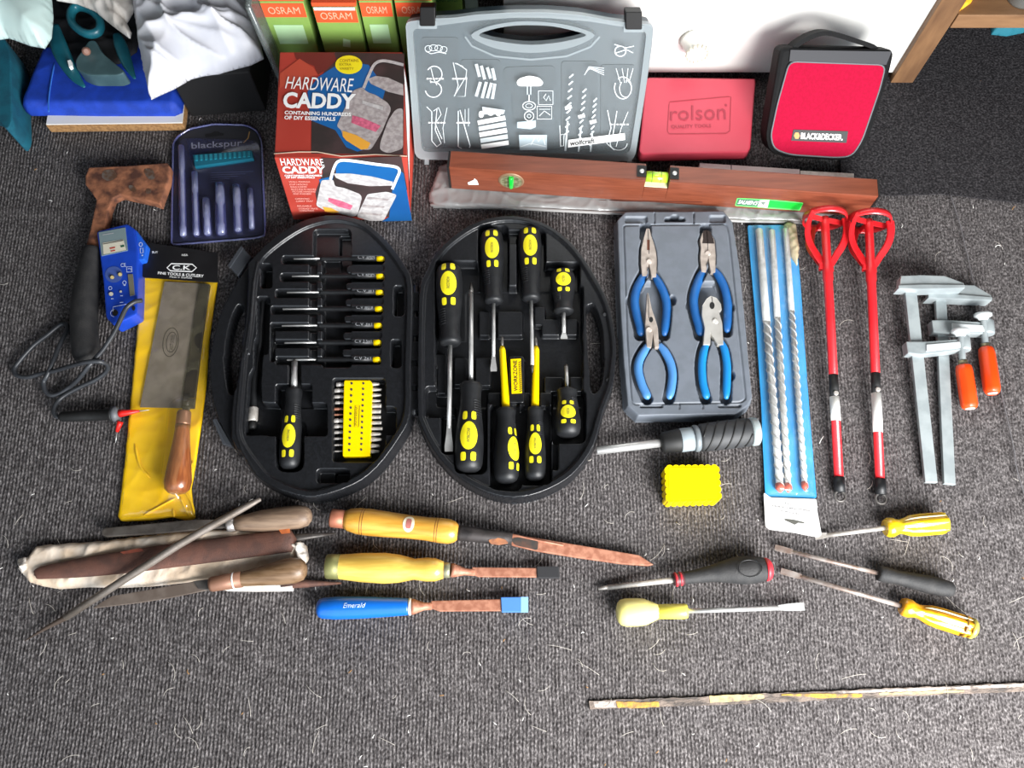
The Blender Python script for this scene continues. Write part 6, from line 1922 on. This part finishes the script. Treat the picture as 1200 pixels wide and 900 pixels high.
def fluted(k, q):
    return 1.0 if (k // 2) % 2 else (.80 if .26 < q < .985 else 1.0)
def acetate(name, label, tip, neck, end, m, mcol, r, rusty, zt):
    t = thing(name, label, 'screwdriver', P(*neck, 0))
    s = SC(*neck)
    z = r * s + .001
    N, E = P(*neck, z), P(*end, z)
    part('handle', lathe(N, E, [(a, b * r * s) for a, b in ((0, .70), (.04, .86), (.12, .88), (.17, .74), (.24, .64), (.30, .72), (.40, .92), (.55, 1.0), (.92, 1.0), (.98, .92), (1, .7))], 24, 1, fluted), m, t)
    pr = [(0, .85), (.24, .64), (.30, .72), (.40, .92), (.55, 1.0), (1, 1.0)]
    pr = [(a, b * r * s * .95) for a, b in pr]
    for ph in (.75, 1.45, 2.2):
        part('flute_highlight', tube([on_lathe(N, E, pr, .30 + .66 * j / 8, ph, 0) for j in range(9)], [.0003] + [.0011] * 7 + [.0003], 6), mat('acetate_highlight', 'ead9a0', .25, coat=.3), t)  # highlights along the flutes, laid on as pale strips
    T = P(*tip, zt)
    ms = M_rustys if rusty else M_satin
    part('shaft', lathe(N + (E - N) * .02, N + (T - N) * .84, [(0, .0029), (1, .0029)], 10), ms, t)
    flat_tip(t, N + (T - N) * .83, T, .0027, .0036, M_rustys if rusty else M_satin)
    return t, N, E, r * s
M_rustys = mat('tarnished_steel', 'a39a94', .4, .35, col2='7d6a60', nscale=60)
ma1 = mat('yellow_acetate', 'e9c522', .18, col2='dcae14', nscale=60, stretch=(1, 5, 5), coat=.6)
ma2 = mat('amber_acetate', 'dd9f1e', .18, col2='c78412', nscale=60, stretch=(1, 5, 5), coat=.6)
acetate('yellow_screwdriver', 'screwdriver with a clear yellow fluted handle, its shaft tucked by the white hanging card', (955, 629), (1037, 618.5), (1109, 612.5), ma1, None, 13, False, .0014)
t, N, E, R = acetate('amber_screwdriver', 'screwdriver with an amber fluted handle and tarnished shaft, lowest at the right', (915, 669), (1056, 710), (1138, 736), ma2, None, 12.5, True, .004)
part('end_cap', lathe(E - (E - N).normalized() * .002, E + (E - N).normalized() * .005, [(0, R * .95), (.5, R * .98), (1, R * .75)], 20), mat('greenish_cap', 'b0a64a', .3, coat=.3), t)
part('dark_band', lathe(N + (E - N) * .87, N + (E - N) * .90, [(0, R * 1.01), (1, R * 1.01)], 20), mat('brown_band', '6a4a14', .4), t)
t = thing('black_screwdriver', 'slim screwdriver with a worn black handle between the yellow and amber ones', 'screwdriver', P(1060, 680, 0))
z = .0125
s = SC(1060, 680)
part('handle', lathe(P(1029, 671.5, z), P(1117, 691.5, z), [(a, b * s) for a, b in ((0, 8.2), (.03, 9.2), (.10, 9.2), (.25, 8.2), (.45, 9.2), (.65, 10.6), (.85, 10.2), (.96, 9), (1, 6.5))], 16), M_dkgrip, t)
N, T = P(1030, 672, z), P(908, 641.5, .004)
part('shaft', lathe(N, N + (T - N) * .84, [(0, .0026), (1, .0026)], 10), M_rustys, t)
flat_tip(t, N + (T - N) * .83, T, .0025, .0036, M_rustys)

# ------------------------------------------------------------------ chisels
def gouge():
    t = thing('long_gouge', 'long rusty gouge with a yellow turned wooden handle below the black case', 'chisel', P(560, 625, 0))
    s = SC(480, 615)
    z = .0175
    A0, A1 = (388, 607), (537, 624)
    at = lambda q: P(388 + 149 * q, 607 + 17 * q, z)
    part('ferrule', lathe(at(0), at(.11), [(0, 10.2 * s), (.1, 10.8 * s), (1, 10.6 * s)], 20), mat('copper_cap', 'a86a52', .5, .4), t)
    pr = [(a, b * s) for a, b in ((0, 10.6), (.04, 13), (.12, 15.2), (.22, 15.6), (.36, 15.0), (.55, 13.6), (.72, 13.4), (.84, 14.4), (.92, 14.3), (.97, 12), (1, 8.5))]
    A, B = at(.108), at(1)
    hd = part('handle', lathe(A, B, pr, 24), M_wood, t)
    for q in (.15, .17, .80, .82):
        part('turned_groove', lathe(A + (B - A) * q, A + (B - A) * (q + .006), [(0, interp(pr, q) + .0002), (1, interp(pr, q) + .0002)], 24), mat('dark_groove', '8a5a20', .6), hd)
    part('oval_label', patch(A, B, pr, .575, math.pi / 2 + .1, .050, .72, 'ell', .0004), mat('cream_label', 'efe2c4', .5), hd)
    part('label_print', patch(A, B, pr, .575, math.pi / 2 + .1, .024, .42, 'pad', .0007), mat('faded_red_print', 'b06a62', .6), hd)
    D = P(600, 632, .0135)
    part('socket', lathe(B - (B - A) * .02, D, [(0, .0088), (.1, .0098), (.7, .0085), (1, .0075)], 16), mat('blackened_steel', '4a4544', .55, .6, col2='2f2c2c', nscale=60), t)
    rp = mat('rust_stain', 'b0744e', .7, col2='8a5a44', nscale=90)
    part('rust_patch', slab(roundpoly([(572, 633), (582, 630), (592, 632), (596, 636), (585, 638), (575, 637)], 2), .0225, .018), rp, t)
    bl = [(598, 625), (632, 631), (690, 640.5), (749, 650.5), (766, 661.5), (760, 663), (730, 661), (680, 654), (630, 646), (600, 639), (594, 632)]
    part('blade', slab(bl, .0120, .0062), M_copper, t, bevel=.0012)
    hl = roundpoly([(598, 632), (606, 629.5), (631, 634), (630, 645), (604, 639)], 3)
    part('hollow', facepoly(Level(.0120), hl, .0004), mat('dark_hollow', '4c4a47', .5, .5, col2='6a5248', nscale=80), t)
    part('hollow_rim', tube([P(x, y, .0124) for x, y in [(600, 626), (616, 630), (632, 633.5), (660, 639)]], .0012, 6), M_copper, t)
gouge()

def chisel(name, label, A0, A1, prof, mh, ferr0, ferr1, bol, blade, cap, mcap, z, capend=None):
    t = thing(name, label, 'chisel', P(*A1, 0))
    s = SC(*A1)
    L = lambda q: P(A0[0] + (A1[0] - A0[0]) * q, A0[1] + (A1[1] - A0[1]) * q, z)
    pr = [(a, b * s) for a, b in prof]
    hd = part('handle', lathe(L(0), L(1), pr, 24), mh, t)
    if ferr0:
        q, r, m = ferr0
        part('striking_ring', lathe(L(-.002), L(q), [(0, r * .93 * s), (.06, r * s), (1, r * 1.01 * s)], 24), m, t)
    q0, q1, r, m = ferr1
    part('ferrule', lathe(L(q0), L(q1), [(0, r * s), (.9, r * .97 * s), (1, r * .9 * s)], 20), m, t)
    (b0, r0), (b1, r1), (b2, r2) = bol
    y0 = A1[1]
    zb = .0105
    bz = lambda x: z + (zb - z) * min(1, max(0, (x - b0) / (b2 - b0)))
    ym = sum(p[1] for p in blade) / len(blade)
    ya = lambda x: y0 + (ym - y0) * min(1, (x - b0) / (b2 - b0))
    part('bolster', lathe(P(b0, ya(b0), z), P(b2, ya(b2), zb), [(0, r0 * s), (.12, r0 * s), ((b1 - b0) / (b2 - b0), r1 * s), (1, r2 * s)], 16), M_copper, t)
    part('blade', slab(blade, .0125, .0082), M_copper, t, bevel=.0011)
    c = part('edge_guard', slab(cap, .0145, .0060), mcap, t, bevel=.0008)
    if capend:
        part('guard_lip', slab(capend, .0147, .0058), mat('pale_blue_plastic', '86b4e4', .4), c)
    return t, L, pr, hd
mg = mat('verdigris_brass', '8b8a58', .5, .5, col2='757448', nscale=50)
chisel('boxwood_chisel', 'chisel with a waisted yellow boxwood handle and a black edge guard, middle of the three', (383, 663.8), (520, 668),
       ((0, 13.6), (.12, 14.2), (.3, 16.6), (.5, 17.6), (.62, 16.0), (.75, 12.0), (.85, 13.6), (.93, 13.2), (1, 9.8)), M_box, (.115, 14.2, mg), (.985, 1.055, 9.2, mat('dull_pewter', '9b9a80', .45, .6)),
       ((528, 8), (545, 4.2), (556, 3.8)), [(553, 664.5), (629, 665.5), (629, 676.5), (560, 676), (553, 673)],
       [(629, 663.5), (655, 663.5), (656, 677.5), (630, 677.5)], mat('black_guard', '29292b', .5), .0195)
tb = chisel('blue_chisel', 'chisel with a smooth blue plastic handle and a pale blue edge guard', (372, 713), (480, 711),
       ((0, 7.5), (.02, 10.2), (.06, 11.8), (.2, 12.9), (.45, 12.6), (.8, 10.8), (.97, 9.7), (1, 9.2)), mat('blue_chisel_plastic', '0f66c8', .35, col2='0d60be', nscale=20, coat=.25), None,
       (.992, 1.02, 10, mat('white_ferrule', 'd8d8d4', .4)), ((481.5, 9), (497, 4.5), (506, 4.2)), [(505, 704), (588, 702), (588, 716), (515, 716.5), (505, 713)],
       [(587, 699.8), (611, 699.6), (611, 717.2), (588, 717.4)], mat('blue_guard', '4a7cc0', .45), .0145,
       [(610.5, 699.6), (619, 699.6), (619, 717), (610.5, 717.2)])
_, L, pr, hd = tb
v, f = text2d('Emerald', 0, .3)
part('lettering', MB().add([on_lathe(L(0), L(1), pr, .30 + .24 * x, math.pi / 2 + .12 + .42 * (y - .5), .0005) for x, y in v], f, False), mat('pale_print', 'cfe2f6', .5), hd)

# ------------------------------------------------------------------ files in a cloth at the lower left
m_cl = mat('cream_cloth', 'f2e4d4', .85, col2='d9c2a8', nscale=30, bump=.3, bscale=250)
cloth_px = [(44, 640), (80, 637), (119, 634.5), (165, 629), (203, 624.5), (245, 621), (292, 621), (338, 618), (343, 632), (352, 634), (360, 640), (362, 655), (356, 664), (350, 672), (343, 691), (318, 691.5), (290, 689),
            (233, 681), (180, 687), (140, 689), (105, 688), (70, 690.5), (50, 687), (36, 682.5), (31, 676), (23, 668), (24, 657), (35, 653)]
t = part('cloth_wrapper', pillow(cloth_px, .0006, .011, .010, .0022, .0022, 40, 77), m_cl, label='cream cloth wrapper spread under the rusty rasp and old files', cat='cloth')
for pts in ([(345, 634), (356, 636), (361, 650), (356, 662), (348, 655), (342, 642)], [(22, 655), (33, 653), (36, 668), (26, 672)]):
    part('frayed_end', pillow(pts, .004, .014, .007, .002, .006, 130, len(pts)), mat('white_cotton', 'ece5dc', .85, bump=.3, bscale=400, col2='ddd2c6', nscale=80), t)
part('white_fold', slab([(262, 688), (300, 685), (343, 682), (342, 692), (300, 692.5), (264, 692)], .0105, .002), mat('white_cotton', 'ece5dc', .85), t)

rsp = thing('half_round_rasp', 'broad rusty brown half-round rasp lying in the cream cloth', 'rasp', P(190, 655, .01))
m_rasp = mat('brown_rasp_steel', '5c423a', .6, .35, col2='6f4c40', nscale=70, bump=.5, bscale=900, stretch=(1, 1, 1))
s = SC(190, 655)
cl = crom([(41, 673, 3), (44, 672, 6.5), (60, 669.5, 8.5), (100, 664.5, 11.5), (150, 658, 13.4), (210, 650, 14), (280, 641, 14), (341, 633, 13.8)], 5)
part('blade', tube([P(x, y, .0145) for x, y, r in cl], [r * s for x, y, r in cl], 18, .42), m_rasp, rsp)
part('tang', lathe(P(340, 631, .012), P(394, 625, .005), [(0, .0055), (.2, .0048), (1, .0012)], 8, .6), M_dksteel, rsp)
part('rust_bloom', slab(roundpoly([(326, 620), (339, 618.5), (340, 625), (330, 626)], 1), .0195, .016), mat('orange_rust', 'b8622c', .85, col2='9a4e24', nscale=120), rsp)
part('rust_bloom', slab(roundpoly([(140, 647), (165, 642), (170, 648), (150, 652)], 2), .0190, .016), mat('red_rust', '7e3c28', .85, col2='6a3426', nscale=120), rsp)

fl = thing('handled_flat_file', 'flat file with a rounded old wooden handle lying above the cloth', 'file', P(320, 605, 0))
m_f = mat('grey_file_steel', '706a64', .5, .6, col2='5d5650', nscale=60, bump=.3, bscale=900)
part('blade', slab([(119, 622), (123, 618.5), (160, 615), (230, 608.5), (266, 609), (268, 618), (230, 621), (180, 625.5), (124, 629), (119, 627)], .0135, .0075), m_f, fl, bevel=.0012)
part('ferrule', lathe(P(266, 616, .0155), P(277, 613.5, .0155), [(0, 7.0 * s), (.2, 8.0 * s), (1, 8.2 * s)], 18), mat('bright_ferrule', 'b8b2ae', .35, .7), fl)
part('handle', lathe(P(276, 613.8, .0165), P(365.5, 604, .0165), [(a, b * s) for a, b in ((0, 8), (.12, 9.5), (.35, 12.6), (.6, 13.8), (.84, 13.8), (.94, 11.5), (.985, 7), (1, 3))], 20), M_oldwood, fl)

kf = thing('handled_scraper', 'flat grey blade with an old wooden handle along the lower edge of the cloth', 'file', P(300, 675, .01))
part('blade', slab([(108, 713), (120, 705), (131, 698.5), (180, 690), (228, 681), (240, 686), (246, 691), (200, 700.5), (163, 706.5)], .0155, .0122), mat('warm_grey_steel', '8d8076', .5, .55, col2='7a6c62', nscale=50), kf, bevel=.0008)
part('bolster', slab([(226, 681), (240, 679), (250, 678), (252, 690), (244, 691.5), (232, 690)], .0175, .0115), M_dksteel, kf, bevel=.001)
hA, hB = P(246, 685, .0225), P(359.5, 666, .0225)
pr = [(a, b * s) for a, b in ((0, 7.6), (.05, 8.5), (.3, 9), (.34, 8.4), (.5, 10.5), (.72, 14), (.86, 14.8), (.95, 12.5), (.985, 8), (1, 4))]
part('handle', lathe(hA, hB, pr, 20), mat('brown_old_wood', '7d634a', .5, col2='62492f', nscale=24, stretch=(1, 8, 8), coat=.15), kf)
part('ferrule', lathe(hA + (hB - hA) * .0, hA + (hB - hA) * .33, [(0, 7.8 * s), (.1, 8.7 * s), (1, 9.2 * s)], 20), mat('brown_ferrule', '8a6450', .5, .3), kf)
part('white_ring', lathe(hA + (hB - hA) * .24, hA + (hB - hA) * .255, [(0, 9.4 * s), (1, 9.4 * s)], 20), M_white, kf)

tf = thing('tapered_round_file', 'long thin tapered round file lying diagonally across the others', 'file', P(170, 665, .02))
cl = [(29, 751, .0035, .5), (52, 737, .0055, 2.2), (76, 724, .0085, 3.6), (77, 723.3, .0088, 4.6), (149, 677, .0265, 4.8), (210, 638, .0330, 4.9), (257, 611, .0345, 4.8), (290, 593, .0355, 4.0), (305, 585, .0360, 2.6)]
cl = [(x, y, z_, r) for x, y, z_, r in cl]
part('file_body', tube([P(x, y, z_) for x, y, z_, r in cl[3:]], [r * s * .95 for x, y, z_, r in cl[3:]], 12), mat('pale_grey_file', '857c74', .5, .5, col2='746a60', nscale=40, bump=.3, bscale=1200), tf)
part('tang', tube([P(x, y, z_) for x, y, z_, r in cl[:4]], [r * s for x, y, z_, r in cl[:3]] + [3.8 * s], 10), mat('dark_tang', '55483f', .6, .5), tf)
rd = thing('thin_rusty_rod', 'thin rusty tapered rod poking out from under the wooden handle towards the chisels', 'rod', P(380, 684, 0))
part('rod', lathe(P(330, 684.5, .007), P(400, 683.5, .004), [(0, .0055), (.4, .0048), (1, .0010)], 10), mat('dull_rust', '5f4640', .7, .3, col2='7a5648', nscale=90), rd)

# ------------------------------------------------------------------ lint and crumbs on the carpet
rs = random.Random(11)
def lint(name, label, m, n, lmin, lmax, r, spots=None):
    mb = MB()
    for i in range(n):
        if spots and i < len(spots):
            x, y, ln = spots[i]
        else:
            x, y, ln = rs.uniform(-40, 1240), rs.uniform(120, 900) if rs.random() < .3 else rs.uniform(560, 905), rs.uniform(lmin, lmax)
        p = P(x, y, .0)
        a, k = rs.uniform(0, 6.28), rs.uniform(-1, 1) * 1.2
        pts = []
        for j in range(6):
            pts.append(p + Vector((0, 0, .0006 + .0012 * math.sin(j / 5 * 3.14))))
            p = p + Vector((math.cos(a), math.sin(a), 0)) * (ln / 5)
            a += k / 3
        mb.join(tube(pts, r, 4))
    part(name, mb, m, label=label, cat='lint', kind='stuff')
lint('carpet_threads', 'pale loose threads and hairs scattered over the carpet', mat('pale_thread', 'c9c2b8', .8), 150, .006, .026, .00022,
     [(670, 762, .03), (676, 775, .03), (1015, 790, .03), (1060, 650, .035), (960, 765, .02), (985, 860, .02)])
lint('carpet_fluff', 'short white bits of fluff scattered over the carpet', mat('white_fluff', 'e2dfda', .8), 90, .002, .006, .00045, [(57, 235, .006), (80, 178, .004), (1056, 262, .008), (1166, 290, .009), (1140, 240, .006), (960, 520, .012)])
lint('carpet_crumbs', 'small orange brown crumbs scattered over the carpet', mat('orange_crumb', '8f6a40', .8), 26, .002, .004, .0006, [(1146, 95, .006), (1186, 246, .008), (412, 785, .005), (515, 815, .005), (222, 790, .006)])
